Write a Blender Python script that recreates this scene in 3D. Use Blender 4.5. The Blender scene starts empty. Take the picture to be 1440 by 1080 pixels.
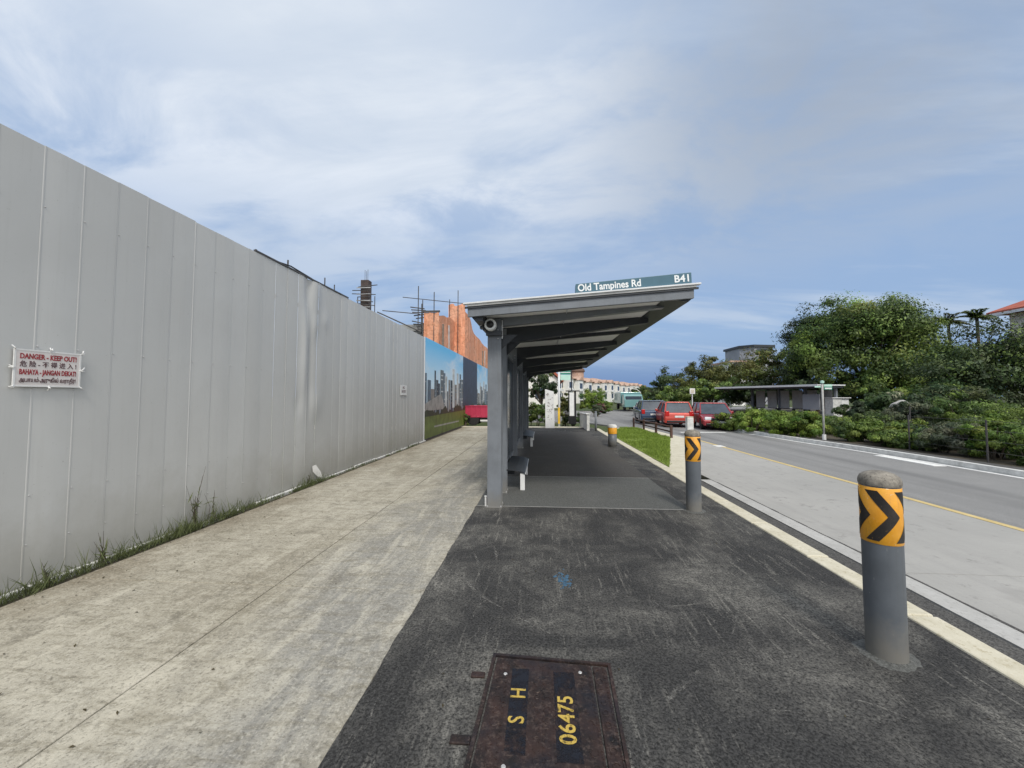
import bpy, bmesh, math, random
import numpy as np
from mathutils import Vector, Matrix, noise
R = math.radians
PI = math.pi
sc = bpy.context.scene
COL = sc.collection

# ------------------------------------------------------------------ materials
class NT:
    """small node-tree builder"""
    def __init__(s, name):
        s.m = bpy.data.materials.new(name); s.m.use_nodes = True
        s.t = s.m.node_tree; s.n = s.t.nodes; s.n.clear()
        s.out = s.n.new('ShaderNodeOutputMaterial')
        s.p = s.n.new('ShaderNodeBsdfPrincipled')
        s.t.links.new(s.p.outputs[0], s.out.inputs[0])
        g = s.n.new('ShaderNodeNewGeometry'); s.pos = g.outputs['Position']
    def L(s, a, b): s.t.links.new(a, b)
    def setin(s, node, key, v):
        if hasattr(v, 'is_output') or isinstance(v, bpy.types.NodeSocket): s.L(v, node.inputs[key])
        else: node.inputs[key].default_value = v
    def mapped(s, scale=(1, 1, 1), rot=(0, 0, 0), src=None):
        m = s.n.new('ShaderNodeMapping'); s.L(src or s.pos, m.inputs[0])
        m.inputs['Scale'].default_value = scale; m.inputs['Rotation'].default_value = rot
        return m.outputs[0]
    def noise(s, scale, detail=4, rough=0.55, dist=0, vec=None):
        t = s.n.new('ShaderNodeTexNoise'); s.L(vec or s.pos, t.inputs['Vector'])
        t.inputs['Scale'].default_value = scale; t.inputs['Detail'].default_value = detail
        t.inputs['Roughness'].default_value = rough; t.inputs['Distortion'].default_value = dist
        return t.outputs[0]
    def voro(s, scale, feature='F1', out=0, vec=None):
        t = s.n.new('ShaderNodeTexVoronoi'); t.feature = feature; s.L(vec or s.pos, t.inputs['Vector'])
        t.inputs['Scale'].default_value = scale
        return t.outputs[out]
    def ramp(s, v, a, b, lo=0.0, hi=1.0):
        r = s.n.new('ShaderNodeMapRange'); r.clamp = True
        s.L(v, r.inputs[0]); r.inputs[1].default_value = a; r.inputs[2].default_value = b
        r.inputs[3].default_value = lo; r.inputs[4].default_value = hi
        return r.outputs[0]
    def math(s, op, a, b=0.0):
        m = s.n.new('ShaderNodeMath'); m.operation = op
        s.setin(m, 0, a); s.setin(m, 1, b); return m.outputs[0]
    def mix(s, f, a, b, blend='MIX'):
        m = s.n.new('ShaderNodeMix'); m.data_type = 'RGBA'; m.blend_type = blend
        s.setin(m, 0, f)
        for i, v in ((6, a), (7, b)):
            if isinstance(v, tuple): m.inputs[i].default_value = (*v[:3], 1)
            else: s.L(v, m.inputs[i])
        return m.outputs[2]
    def bump(s, h, strength=0.3, dist=0.01):
        b = s.n.new('ShaderNodeBump'); b.inputs['Strength'].default_value = strength
        b.inputs['Distance'].default_value = dist; s.L(h, b.inputs['Height'])
        s.L(b.outputs[0], s.p.inputs['Normal'])
    def fin(s, col, rough=0.7, metal=0.0, spec=0.5, coat=0.0):
        if isinstance(col, tuple): s.p.inputs['Base Color'].default_value = (*col[:3], 1)
        else: s.L(col, s.p.inputs['Base Color'])
        s.setin(s.p, 'Roughness', rough); s.p.inputs['Metallic'].default_value = metal
        s.p.inputs['Specular IOR Level'].default_value = spec
        s.p.inputs['Coat Weight'].default_value = coat
        return s.m

def plain(name, col, rough=0.6, metal=0.0, var=0.18, scale=3.0, coat=0.0, spec=0.5):
    t = NT(name); a = tuple(c * (1 - var) for c in col); b = tuple(min(1, c * (1 + var)) for c in col)
    n = t.noise(scale, 6, 0.6)
    return t.fin(t.mix(t.ramp(n, .3, .7), a, b), rough, metal, spec, coat)

M = {}
def concrete_mat():
    t = NT('concrete_beige')
    sx = t.n.new('ShaderNodeSeparateXYZ'); t.L(t.pos, sx.inputs[0])
    big = t.ramp(t.noise(.50, 6, .62, .5), .36, .66)
    c = t.mix(big, (.285, .258, .20), (.46, .432, .36))
    # exposed grey aggregate worn open in the middle of the near slab
    gx = t.math('ADD', sx.outputs[0], t.math('MULTIPLY', t.noise(.7, 6, .65), 2.2))
    gz = t.math('MULTIPLY', t.ramp(gx, -.95, -.45), t.ramp(gx, .45, .0))
    c = t.mix(t.math('MULTIPLY', gz, .8), c, (.235, .232, .218))
    st = t.ramp(t.noise(1.0, 8, .74, .7, t.mapped((5.5, 1.1, 1), (0, 0, R(24)))), .46, .66)
    c = t.mix(t.math('MULTIPLY', st, .7), c, (.55, .515, .425))
    st2 = t.ramp(t.noise(1.0, 8, .78, .6, t.mapped((2.6, 11.0, 1), (0, 0, R(16)))), .48, .66)
    c = t.mix(t.math('MULTIPLY', st2, .62), c, (.165, .145, .10))
    dk = t.ramp(t.noise(2.6, 9, .75, .4), .53, .66)
    c = t.mix(t.math('MULTIPLY', dk, .6), c, (.15, .135, .105))
    w = t.math('ADD', sx.outputs[0], t.math('MULTIPLY', t.noise(1.8, 6, .65), 1.5))
    c = t.mix(t.math('MULTIPLY', t.ramp(w, -3.35, -2.55, 1, 0), .7), c, (.15, .115, .07))
    mid = t.noise(22, 6, .8, .3)
    c = t.mix(t.ramp(mid, .47, .36, 0, .55), c, (.11, .10, .08))
    c = t.mix(t.ramp(mid, .55, .66, 0, .5), c, (.52, .495, .42))
    fine = t.noise(55, 3, .85)
    c = t.mix(t.ramp(fine, .45, .36, 0, .55), c, (.085, .08, .065))
    c = t.mix(t.ramp(fine, .56, .66, 0, .45), c, (.60, .575, .50))
    t.bump(t.math('ADD', fine, t.noise(26, 4, .7)), .5, .008)
    return t.fin(c, .9, spec=.25)
M['concrete'] = concrete_mat()

def asphalt_mat(name, dark, light, patch_hi, gritty=1.0, brown=None):
    t = NT(name)
    grit = t.noise(72, 3, .88); grit2 = t.noise(34, 5, .8)
    c = t.mix(t.ramp(grit, .38, .63), tuple(x * (1 - .7 * gritty) for x in dark), tuple(x * (1 + 1.15 * gritty) for x in dark))
    if brown: c = t.mix(t.ramp(t.noise(.9, 5, .6), .42, .68, 0, .65), c, brown)
    pat = t.ramp(t.noise(.95, 8, .62, .8), patch_hi, patch_hi + .20)
    pat2 = t.ramp(t.noise(4.2, 8, .74, 1.0), .42, .60)
    f = t.math('MULTIPLY', t.math('MULTIPLY', pat, .82), t.math('ADD', t.math('MULTIPLY', pat2, .7), .3))
    f = t.math('MULTIPLY', f, t.ramp(t.math('ADD', t.math('MULTIPLY', grit, .6), t.math('MULTIPLY', grit2, .4)), .40, .58))
    c = t.mix(f, c, light)
    # rubbed streaks lying in two directions
    for sc_, rot, lo in (((24, 2.2, 1), 24, .57), ((20, 2.0, 1), -48, .58), ((16, 1.6, 1), 75, .58)):
        k = t.ramp(t.noise(1.0, 6, .7, .5, t.mapped(sc_, (0, 0, R(rot)))), lo, lo + .08)
        c = t.mix(t.math('MULTIPLY', t.math('MULTIPLY', k, .85 * gritty), t.math('MULTIPLY', t.ramp(grit, .4, .6), t.ramp(t.noise(.8, 3), .40, .56))), c, light)
    spk = t.ramp(t.voro(48), .0, .13, 1, 0)
    c = t.mix(t.math('MULTIPLY', spk, t.ramp(t.noise(21), .50, .60, 0, .8 * gritty)), c, (.34, .335, .31))
    t.bump(t.math('ADD', grit, grit2), .7 * gritty + .1, .008)
    return t.fin(c, .88, spec=.35)
M['asphalt_path'] = asphalt_mat('asphalt_path', (.029, .0285, .028), (.25, .24, .215), .43)
M['road'] = asphalt_mat('road_asphalt', (.205, .203, .20), (.29, .288, .28), .45, .35)
def wear(m):
    nt_ = m.node_tree; p_ = [n for n in nt_.nodes if n.type == 'BSDF_PRINCIPLED'][0]; src = p_.inputs['Base Color'].links[0].from_socket
    mp = nt_.nodes.new('ShaderNodeMapping'); g_ = nt_.nodes.new('ShaderNodeNewGeometry'); nt_.links.new(g_.outputs['Position'], mp.inputs[0]); mp.inputs['Scale'].default_value = (1.6, .06, 1)
    no = nt_.nodes.new('ShaderNodeTexNoise'); nt_.links.new(mp.outputs[0], no.inputs['Vector']); no.inputs['Scale'].default_value = 1.0; no.inputs['Detail'].default_value = 5
    mr = nt_.nodes.new('ShaderNodeMapRange'); nt_.links.new(no.outputs[0], mr.inputs[0]); mr.inputs[1].default_value = .42; mr.inputs[2].default_value = .66; mr.inputs[4].default_value = .55
    mx = nt_.nodes.new('ShaderNodeMix'); mx.data_type = 'RGBA'; nt_.links.new(mr.outputs[0], mx.inputs[0]); nt_.links.new(src, mx.inputs[6]); mx.inputs[7].default_value = (.10, .10, .10, 1); nt_.links.new(mx.outputs[2], p_.inputs['Base Color'])
wear(M['road'])
M['slab'] = asphalt_mat('shelter_slab', (.085, .087, .083), (.15, .15, .145), .48, .5)
M['slab_dark'] = asphalt_mat('shelter_slab_dark', (.058, .055, .052), (.12, .115, .105), .50, .6, (.07, .062, .052))  # rear slab: darker and browner than the front one
M['gutter_dark'] = asphalt_mat('gutter_dirt', (.065, .063, .06), (.16, .155, .145), .48, .8)

def bay_mat():
    t = NT('bay_concrete')
    c = t.mix(t.ramp(t.noise(.45, 6, .6), .32, .7), (.315, .31, .295), (.395, .385, .365))
    s = t.ramp(t.noise(1.0, 6, .7, .4, t.mapped((5, .5, 1))), .48, .72)
    c = t.mix(t.math('MULTIPLY', s, .45), c, (.27, .265, .255))
    br = t.noise(1.0, 4, .7, .2, t.mapped((9, 130, 1)))       # broom finish
    c = t.mix(t.ramp(br, .42, .7, 0, .3), c, (.26, .255, .245))
    oil = t.ramp(t.noise(.9, 4, .6), .62, .74); c = t.mix(t.math('MULTIPLY', oil, .45), c, (.17, .165, .16))
    d = t.ramp(t.noise(5.5, 7, .75), .58, .68)
    c = t.mix(t.math('MULTIPLY', d, .6), c, (.15, .145, .14))
    f = t.noise(110, 3, .8); c = t.mix(t.ramp(f, .4, .3, 0, .5), c, (.18, .18, .17))
    t.bump(t.math('ADD', br, f), .3, .005)
    return t.fin(c, .88, spec=.3)
M['bay'] = bay_mat()
def kerb_mat(name, a, b, d):
    t = NT(name)
    c = t.mix(t.ramp(t.noise(4, 7, .7), .35, .66), a, b)
    c = t.mix(t.ramp(t.noise(26, 5, .8), .54, .66, 0, .75), c, d)
    f = t.noise(170, 2, .8); c = t.mix(t.ramp(f, .42, .3, 0, .5), c, d)
    t.bump(f, .3, .004)
    return t.fin(c, .9, spec=.3)
M['kerb'] = kerb_mat('kerb_cream', (.50, .465, .36), (.62, .585, .48), (.34, .29, .18))
M['gutter'] = kerb_mat('gutter_grey', (.36, .355, .34), (.46, .455, .44), (.24, .235, .225))
M['white_line'] = kerb_mat('worn_white_paint', (.62, .62, .6), (.78, .78, .76), (.42, .42, .4))
M['yellow_line'] = kerb_mat('worn_yellow_paint', (.50, .38, .16), (.60, .47, .22), (.34, .31, .24))
M['joint'] = kerb_mat('joint_filler', (.22, .22, .21), (.30, .30, .29), (.12, .12, .12))
M['dirt'] = plain('dark_soil', (.07, .058, .04), .95, var=.45, scale=14)
M['pavement_far'] = plain('far_pavement', (.075, .073, .07), .9, var=.4, scale=6)
def ground_mat():
    t = NT('ground_grass')
    c = t.mix(t.ramp(t.noise(.3, 6), .35, .65), (.045, .075, .02), (.10, .10, .05))
    c = t.mix(t.ramp(t.noise(30, 4), .4, .7, 0, .6), c, (.03, .05, .015))
    return t.fin(c, .95, spec=.2)
M['ground'] = ground_mat()
def lawn_mat():
    t = NT('lawn_soil'); c = t.mix(t.ramp(t.noise(3, 6), .35, .65), (.15, .21, .035), (.22, .28, .06))
    c = t.mix(t.ramp(t.noise(60, 3), .45, .65, 0, .6), c, (.05, .09, .015)); return t.fin(c, .95, spec=.2)
M['lawn'] = lawn_mat()

def hoard_mat():
    t = NT('hoarding_paint')
    sx = t.n.new('ShaderNodeSeparateXYZ'); t.L(t.pos, sx.inputs[0])
    pid = t.math('FLOOR', t.math('DIVIDE', t.math('ADD', sx.outputs[1], 4.2), .2814))
    wn = t.n.new('ShaderNodeTexWhiteNoise'); wn.noise_dimensions = '1D'; t.L(pid, wn.inputs['W'])
    c = t.mix(wn.outputs[0], (.475, .48, .472), (.545, .55, .54))
    c = t.mix(t.ramp(t.noise(.9, 6, .6, .4), .40, .70, 0, .5), c, (.455, .455, .44))
    st = t.ramp(t.noise(1.0, 6, .7, .3, t.mapped((1, 16, .7))), .52, .74)
    c = t.mix(t.math('MULTIPLY', st, .20), c, (.38, .38, .36))
    ru = t.ramp(t.noise(1.0, 7, .75, .2, t.mapped((1, 38, .5), (0, 0, 0))), .62, .74)
    c = t.mix(t.math('MULTIPLY', ru, t.ramp(t.noise(.7, 3), .5, .62, 0, .28)), c, (.34, .27, .20))
    # mud splashed up from the soil strip
    h = t.math('ADD', sx.outputs[2], t.math('MULTIPLY', t.noise(2.2, 7, .7), -1.0))
    c = t.mix(t.ramp(h, -.45, .25, .5, 0), c, (.25, .235, .19))
    sp = t.ramp(t.noise(38, 3, .7), .66, .72)
    c = t.mix(t.math('MULTIPLY', sp, .3), c, (.24, .235, .21))
    t.bump(t.noise(1.3, 3, .5), .22, .02)
    return t.fin(c, t.ramp(t.noise(3, 5), .3, .7, .42, .6), spec=.45)
M['hoard'] = hoard_mat()
def painted(name, col, rough, chip, grime, k=1.0):
    t = NT(name)
    c = t.mix(t.ramp(t.noise(2.4, 6, .65), .32, .68), tuple(x * .80 for x in col), tuple(x * 1.16 for x in col))
    st = t.ramp(t.noise(1.0, 7, .72, .3, t.mapped((26, 26, 1.1))), .54, .72)
    c = t.mix(t.math('MULTIPLY', st, .42 * k), c, grime)
    sc_ = t.ramp(t.noise(1.0, 5, .7, .4, t.mapped((60, 60, 9), (.4, .3, .2))), .66, .70)
    c = t.mix(t.math('MULTIPLY', sc_, .5 * k), c, chip)
    ch = t.math('MULTIPLY', t.ramp(t.noise(34, 5, .7), .68, .70), t.ramp(t.noise(4), .50, .56))
    c = t.mix(t.math('MULTIPLY', ch, .85 * k), c, chip)
    sx = t.n.new('ShaderNodeSeparateXYZ'); t.L(t.pos, sx.inputs[0])
    h = t.math('ADD', sx.outputs[2], t.math('MULTIPLY', t.noise(9, 6, .7), -.32))
    c = t.mix(t.ramp(h, -.12, .10, .6 * k, 0), c, (.20, .185, .155))          # mud splashed up from the paving
    t.bump(t.noise(9, 4), .06, .01)
    return t.fin(c, t.ramp(t.noise(7, 5), .3, .7, rough - .08, rough + .16))
M['steel'] = painted('shelter_grey_paint', (.165, .18, .20), .45, (.30, .31, .32), (.11, .11, .105))
M['steel_dark'] = plain('shelter_dark_paint', (.030, .034, .040), .5, var=.2, scale=3)
M['ceiling'] = plain('ceiling_sheet', (.88, .87, .83), .6, var=.10, scale=1.6)
M['roof_top'] = plain('roof_sheet', (.55, .55, .53), .5, var=.2)
M['trim_light'] = plain('light_trim', (.66, .67, .68), .4, var=.1)
M['glass_dark'] = plain('tinted_panel', (.045, .055, .065), .14, var=.3, scale=2)
M['brushed'] = plain('brushed_steel', (.50, .51, .52), .35, .7, var=.15, scale=12)
M['white'] = plain('white_paint', (.72, .72, .71), .5, var=.10, scale=4)
M['white_dirty'] = plain('weathered_white', (.60, .60, .58), .7, var=.25, scale=6)
M['black'] = plain('black_paint', (.012, .012, .013), .4, var=.3)
M['rubber'] = plain('tyre_rubber', (.02, .02, .02), .85, var=.3, scale=20)
M['bollard'] = painted('bollard_grey', (.105, .118, .134), .45, (.30, .30, .29), (.085, .09, .095), 1.15)
def cap_mat():
    t = NT('bollard_cap_dusty'); c = t.mix(t.ramp(t.noise(22, 6, .75), .36, .64), (.13, .12, .105), (.30, .275, .235))
    c = t.mix(t.ramp(t.noise(75, 4, .8), .56, .66, 0, .8), c, (.06, .05, .045)); return t.fin(c, .85, spec=.25)
M['bollard_cap'] = cap_mat()
def band_mat():
    t = NT('reflective_amber'); c = t.mix(t.ramp(t.noise(6, 6, .7), .35, .65), (.68, .29, .015), (.84, .40, .03))
    c = t.mix(t.ramp(t.noise(1.0, 6, .75, .3, t.mapped((30, 30, 4))), .56, .70, 0, .6), c, (.40, .21, .06))
    c = t.mix(t.ramp(t.noise(60, 4, .7), .66, .69, 0, .8), c, (.55, .50, .42))
    return t.fin(c, t.ramp(t.noise(9, 5), .35, .65, .22, .5), spec=.7)
M['orange_band'] = band_mat()
def bandk():
    t = NT('band_black'); c = t.mix(t.ramp(t.noise(55, 5, .75), .63, .68, 0, .85), (.016, .014, .013), (.30, .16, .04))
    c = t.mix(t.ramp(t.noise(8, 6, .7), .5, .7, 0, .4), c, (.07, .06, .05)); return t.fin(c, .5)
M['band_black'] = bandk()
M['teal'] = plain('sign_teal', (.055, .135, .185), .4, var=.12, scale=4)
M['letter_white'] = plain('letter_white', (.80, .82, .82), .5, var=.04)
M['letter_red'] = plain('letter_red', (.30, .035, .04), .6, var=.3, scale=30)
M['letter_dark'] = plain('letter_dark', (.11, .06, .065), .6, var=.3, scale=30)
M['sign_pinkwhite'] = plain('danger_board', (.66, .62, .60), .55, var=.08, scale=9)
M['green_sign'] = plain('sign_green', (.03, .22, .15), .45)
M['mint'] = plain('sign_mint', (.45, .68, .58), .5, var=.1)
M['blue_sign'] = plain('sign_blue', (.06, .28, .5), .45)
M['rust'] = None
def rust_mat():
    t = NT('cast_iron')
    c = t.mix(t.ramp(t.noise(7, 8, .72), .36, .66), (.010, .008, .008), (.050, .026, .021))
    c = t.mix(t.ramp(t.noise(38, 5, .8), .52, .64, 0, .75), c, (.105, .075, .062))
    c = t.mix(t.ramp(t.noise(2.8, 4), .52, .62, 0, .5), c, (.012, .014, .022))
    t.bump(t.noise(55, 6, .8), .7, .006)
    return t.fin(c, t.ramp(t.noise(18, 5), .35, .7, .38, .8), .3)
M['rust'] = rust_mat()
M['navy'] = plain('navy_patch', (.009, .011, .019), .6, var=.7, scale=22)
M['stencil'] = None
def worn(name, col, lo, hi, scale, rough=.7):
    t = NT(name); t.fin(col, rough, spec=.3); tr = t.n.new('ShaderNodeBsdfTransparent'); mx = t.n.new('ShaderNodeMixShader')
    n = t.math('ADD', t.math('MULTIPLY', t.noise(scale, 6, .8), .65), t.math('MULTIPLY', t.noise(scale * .2, 4), .35))
    t.L(t.ramp(n, lo, hi, 1, 0), mx.inputs[0]); t.L(tr.outputs[0], mx.inputs[1]); t.L(t.p.outputs[0], mx.inputs[2]); t.L(mx.outputs[0], t.out.inputs[0]); return t.m
def stencil_mat():
    t = NT('stencil_yellow'); n = t.ramp(t.noise(45, 5, .8), .50, .64)
    return t.fin(t.mix(n, (.68, .50, .09), (.30, .21, .06)), .7)
M['stencil'] = worn('stencil_yellow_worn', (.47, .335, .075), .50, .60, 60)
M['navy_worn'] = worn('navy_panel_worn', (.009, .011, .018), .43, .60, 20)
M['bluepaint'] = plain('faded_blue_paint', (.04, .10, .165), .85, var=.5, scale=30)
def leaf_mat():
    t = NT('leaves')
    a = t.n.new('ShaderNodeAttribute'); a.attribute_name = 'tint'
    t.fin(a.outputs['Color'], .5, spec=.35)
    tr = t.n.new('ShaderNodeBsdfTranslucent'); t.L(a.outputs['Color'], tr.inputs[0])
    mx = t.n.new('ShaderNodeMixShader'); mx.inputs[0].default_value = .28
    t.L(t.p.outputs[0], mx.inputs[1]); t.L(tr.outputs[0], mx.inputs[2]); t.L(mx.outputs[0], t.out.inputs[0])
    return t.m
M['leaf'] = leaf_mat()
M['bark'] = plain('bark', (.085, .068, .05), .9, var=.4, scale=9)
M['bark_pale'] = plain('bark_pale', (.19, .17, .14), .9, var=.35, scale=9)
def net_mat():
    t = NT('orange_netting')
    f = t.ramp(t.noise(1.0, 6, .65, .6, t.mapped((2.4, 2.4, .35))), .34, .68)
    c = t.mix(f, (.58, .23, .125), (.88, .44, .28))
    c = t.mix(t.ramp(t.noise(.7, 5, .6), .48, .68, 0, .55), c, (.66, .40, .29))
    c = t.mix(t.ramp(t.noise(3.5, 6, .7), .54, .68, 0, .7), c, (.20, .13, .07))
    t.bump(t.noise(2.5, 5, .6, .5), .8, .15)
    return t.fin(c, .85, spec=.2)
M['net'] = net_mat()
M['scaf'] = plain('scaffold_steel', (.085, .08, .08), .6, .3, var=.4)
M['scaf_pale'] = plain('scaffold_pale', (.42, .42, .42), .5, .2, var=.2)
M['formwork'] = plain('formwork', (.075, .055, .05), .8, var=.5, scale=3)
M['grey_concrete'] = plain('raw_concrete', (.33, .33, .32), .85, var=.2, scale=1.2)
M['cream_wall'] = plain('cream_wall', (.72, .68, .58), .8, var=.08, scale=.6)
M['white_wall'] = plain('white_wall', (.78, .78, .76), .8, var=.07, scale=.7)
M['grey_wall'] = plain('grey_wall', (.30, .31, .34), .75, var=.15, scale=.5)
def tile_mat(name, a, b):
    t = NT(name); c = t.mix(t.ramp(t.noise(1.6, 6, .7), .35, .66), a, b)
    w = t.n.new('ShaderNodeTexWave'); t.L(t.pos, w.inputs['Vector']); w.bands_direction = 'X'
    w.inputs['Scale'].default_value = 1.6; w.inputs['Distortion'].default_value = .6
    c = t.mix(t.ramp(w.outputs['Fac'], .0, .3, .45, 0), c, tuple(x * .45 for x in a))
    return t.fin(c, .8)
M['tile_orange'] = tile_mat('tile_orange', (.40, .25, .18), (.54, .39, .31))
M['tile_red'] = tile_mat('tile_red', (.36, .085, .05), (.48, .14, .085))
M['tile_brown'] = plain('tile_brown', (.13, .08, .06), .8)
M['window'] = plain('window_glass', (.05, .065, .085), .12, var=.3)
M['brown_rail'] = plain('brown_rail', (.075, .035, .025), .6, var=.3)
M['rock'] = plain('rock', (.36, .35, .33), .9, var=.3, scale=3)
M['lamp_red'] = plain('lamp_red', (.45, .012, .01), .2)
M['lamp_clear'] = plain('lamp_clear', (.75, .77, .8), .12)
M['plate'] = plain('number_plate', (.03, .03, .03), .5)
M['plate_white'] = plain('plate_white', (.7, .7, .68), .4)
M['ct_yellow'] = plain('yellow_post', (.72, .45, .03), .5)
def paint(name, col): return plain(name, col, .28, 0.15, var=.06, scale=1, coat=.6)

# ------------------------------------------------------------------ mesh builder
ORG = {}
class MB:
    def __init__(s): s.v = []; s.f = []; s.mi = []
    def add(s, vs, fs, mi=0):
        b = len(s.v); s.v += [tuple(p) for p in vs]
        s.f += [tuple(i + b for i in f) for f in fs]; s.mi += [mi] * len(fs); return s
    def box(s, x0, x1, y0, y1, z0, z1, mi=0, rot=None):
        vs = [(x, y, z) for z in (z0, z1) for y in (y0, y1) for x in (x0, x1)]
        if rot: vs = [rot @ Vector(p) for p in vs]
        return s.add(vs, [(0, 2, 3, 1), (4, 5, 7, 6), (0, 1, 5, 4), (2, 6, 7, 3), (0, 4, 6, 2), (1, 3, 7, 5)], mi)
    def prism(s, poly, z0, z1, mi=0, axis='z'):
        def P(a, b, c): return {'z': (a, b, c), 'x': (c, a, b), 'y': (a, c, b)}[axis]
        n = len(poly)
        vs = [P(a, b, z0) for a, b in poly] + [P(a, b, z1) for a, b in poly]
        fs = [tuple(range(n))[::-1], tuple(range(n, 2 * n))] + [(i, (i + 1) % n, n + (i + 1) % n, n + i) for i in range(n)]
        return s.add(vs, fs, mi)
    def tube(s, pts, rs, n=8, mi=0, cap=True):
        pts = [Vector(p) for p in pts]
        if not hasattr(rs, '__len__'): rs = [rs] * len(pts)
        vs = []; fs = []
        for i, p in enumerate(pts):
            d = (pts[min(i + 1, len(pts) - 1)] - pts[max(i - 1, 0)]).normalized()
            a = d.orthogonal().normalized() if abs(d.z) > .95 else d.cross(Vector((0, 0, 1))).normalized()
            b = d.cross(a)
            for k in range(n):
                t = 2 * PI * k / n; vs.append(p + (a * math.cos(t) + b * math.sin(t)) * rs[i])
        for i in range(len(pts) - 1):
            for k in range(n):
                k2 = (k + 1) % n; fs.append((i * n + k, i * n + k2, (i + 1) * n + k2, (i + 1) * n + k))
        if cap: fs += [tuple(range(n))[::-1], tuple(range((len(pts) - 1) * n, len(pts) * n))]
        return s.add(vs, fs, mi)
    def lathe(s, prof, n=32, mi=0, c=(0, 0, 0), axis='z', cap=True):
        vs = []; fs = []
        for r, z in prof:
            for k in range(n):
                t = 2 * PI * k / n; x, y = r * math.cos(t), r * math.sin(t)
                p = (x, y, z) if axis == 'z' else ((z, x, y) if axis == 'x' else (x, z, y))
                vs.append((c[0] + p[0], c[1] + p[1], c[2] + p[2]))
        for i in range(len(prof) - 1):
            for k in range(n):
                k2 = (k + 1) % n; fs.append((i * n + k, i * n + k2, (i + 1) * n + k2, (i + 1) * n + k))
        if cap: fs += [tuple(range(n))[::-1], tuple(range((len(prof) - 1) * n, len(prof) * n))]
        return s.add(vs, fs, mi)
    def build(s, name, mats, parent=None, smooth=False, bevel=0, org=None):
        o_ = org if org is not None else (ORG.get(parent.name, (0, 0, 0)) if parent else (0, 0, 0))
        me = bpy.data.meshes.new(name)
        me.from_pydata([(p[0] - o_[0], p[1] - o_[1], p[2] - o_[2]) for p in s.v], [], s.f)
        for m in (mats if isinstance(mats, (list, tuple)) else [mats]): me.materials.append(m)
        if any(s.mi): me.polygons.foreach_set('material_index', s.mi)
        bm = bmesh.new(); bm.from_mesh(me); bmesh.ops.recalc_face_normals(bm, faces=bm.faces); bm.to_mesh(me); bm.free()
        if smooth: me.polygons.foreach_set('use_smooth', [True] * len(me.polygons))
        o = bpy.data.objects.new(name, me); COL.objects.link(o)
        if parent: o.parent = parent
        elif org is not None: o.location = org
        ORG[o.name] = o_
        if bevel:
            md = o.modifiers.new('Bevel', 'BEVEL'); md.width = bevel; md.segments = 2; md.limit_method = 'ANGLE'; md.angle_limit = R(40)
        return o

def tag(o, label=None, cat=None, group=None, kind=None):
    if label: o['label'] = label
    if cat: o['category'] = cat
    if group: o['group'] = group
    if kind: o['kind'] = kind
    return o
def root(name, loc, label, cat, group=None, world=True):
    o = bpy.data.objects.new(name, None); COL.objects.link(o); o.location = loc; o.empty_display_size = .2
    ORG[o.name] = tuple(loc) if world else (0, 0, 0)
    return tag(o, label, cat, group)
def struct(mb, name, mat, **k): return tag(mb.build(name, mat, **k), kind='structure')
def copy_tree(o, parent=None):
    c = o.copy(); COL.objects.link(c)
    if parent: c.parent = parent
    for ch in list(o.children): copy_tree(ch, c)
    return c
def text_mb(mb, s, size, mtx, mi=0, ext=.002, bold=0.0, align='CENTER', space=1.0, sx=1.0):
    cu = bpy.data.curves.new('lettering', 'FONT'); cu.body = s; cu.size = size; cu.extrude = ext; cu.offset = bold
    cu.align_x = align; cu.align_y = 'CENTER'; cu.space_character = space; cu.resolution_u = 3
    ob = bpy.data.objects.new('lettering', cu); COL.objects.link(ob)
    dg = bpy.context.evaluated_depsgraph_get(); me = bpy.data.meshes.new_from_object(ob.evaluated_get(dg))
    mb.add([mtx @ Vector((v.co.x * sx, v.co.y, v.co.z)) for v in me.vertices], [tuple(p.vertices) for p in me.polygons], mi)
    bpy.data.objects.remove(ob); bpy.data.curves.remove(cu); bpy.data.meshes.remove(me)
    return mb
def frame_mtx(o, xdir, ydir):
    x = Vector(xdir).normalized(); y = Vector(ydir).normalized(); z = x.cross(y)
    m = Matrix.Identity(4)
    for i in range(3): m[i][0], m[i][1], m[i][2], m[i][3] = x[i], y[i], z[i], o[i]
    return m

# ------------------------------------------------------------------ the ground
struct(MB().box(-600, 600, -300, 900, -.6, -.20), 'ground', M['ground'])
b = MB()                                   # concrete walkway: two pours with an open joint, and cross joints
ys = [-5, -1.2, 3.1, 7.7, 11.9, 16.0, 19.6]
for x0, x1 in ((-3.86, -2.13), (-2.12, -.905)):
    for i in range(len(ys) - 1): b.box(x0, x1, ys[i], ys[i + 1] - .006, -.15, random.Random(i + int(x0 * 10)).uniform(-.003, .0))
struct(b, 'concrete_path', M['concrete'], bevel=.006)
struct(MB().box(-3.9, -.85, -5, 19.6, -.17, -.02), 'path_joint_soil', M['dirt'])
rr = random.Random(12); edge = [(-.905 + rr.uniform(-.005, .004) + .006 * math.sin(k * .37), -5 + k * .045) for k in range(234)]
struct(MB().prism([(2.469, -5), (2.469, 5.5), (-.905, 5.5)] + edge[::-1][1:] , -.001, .0022).box(1.95, 2.47, 5.5, 19.6, -.15, 0).box(-.9, 1.95, 17.2, 19.6, -.15, 0).box(-.9, 2.465, -5, 5.5, -.15, -.003), 'asphalt_path', M['asphalt_path'])
struct(MB().box(-.9, 1.95, 5.515, 7.565, -.15, .004), 'shelter_slab_front', M['slab'])
struct(MB().box(-.9, 1.95, 7.58, 17.2, -.15, .003), 'shelter_slab_rear', M['slab_dark'])
struct(MB().box(-.9, 1.95, 5.5, 5.515, -.1, .006).box(-.45, 1.95, 7.565, 7.58, -.1, .006), 'slab_joint', M['joint'])
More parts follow.
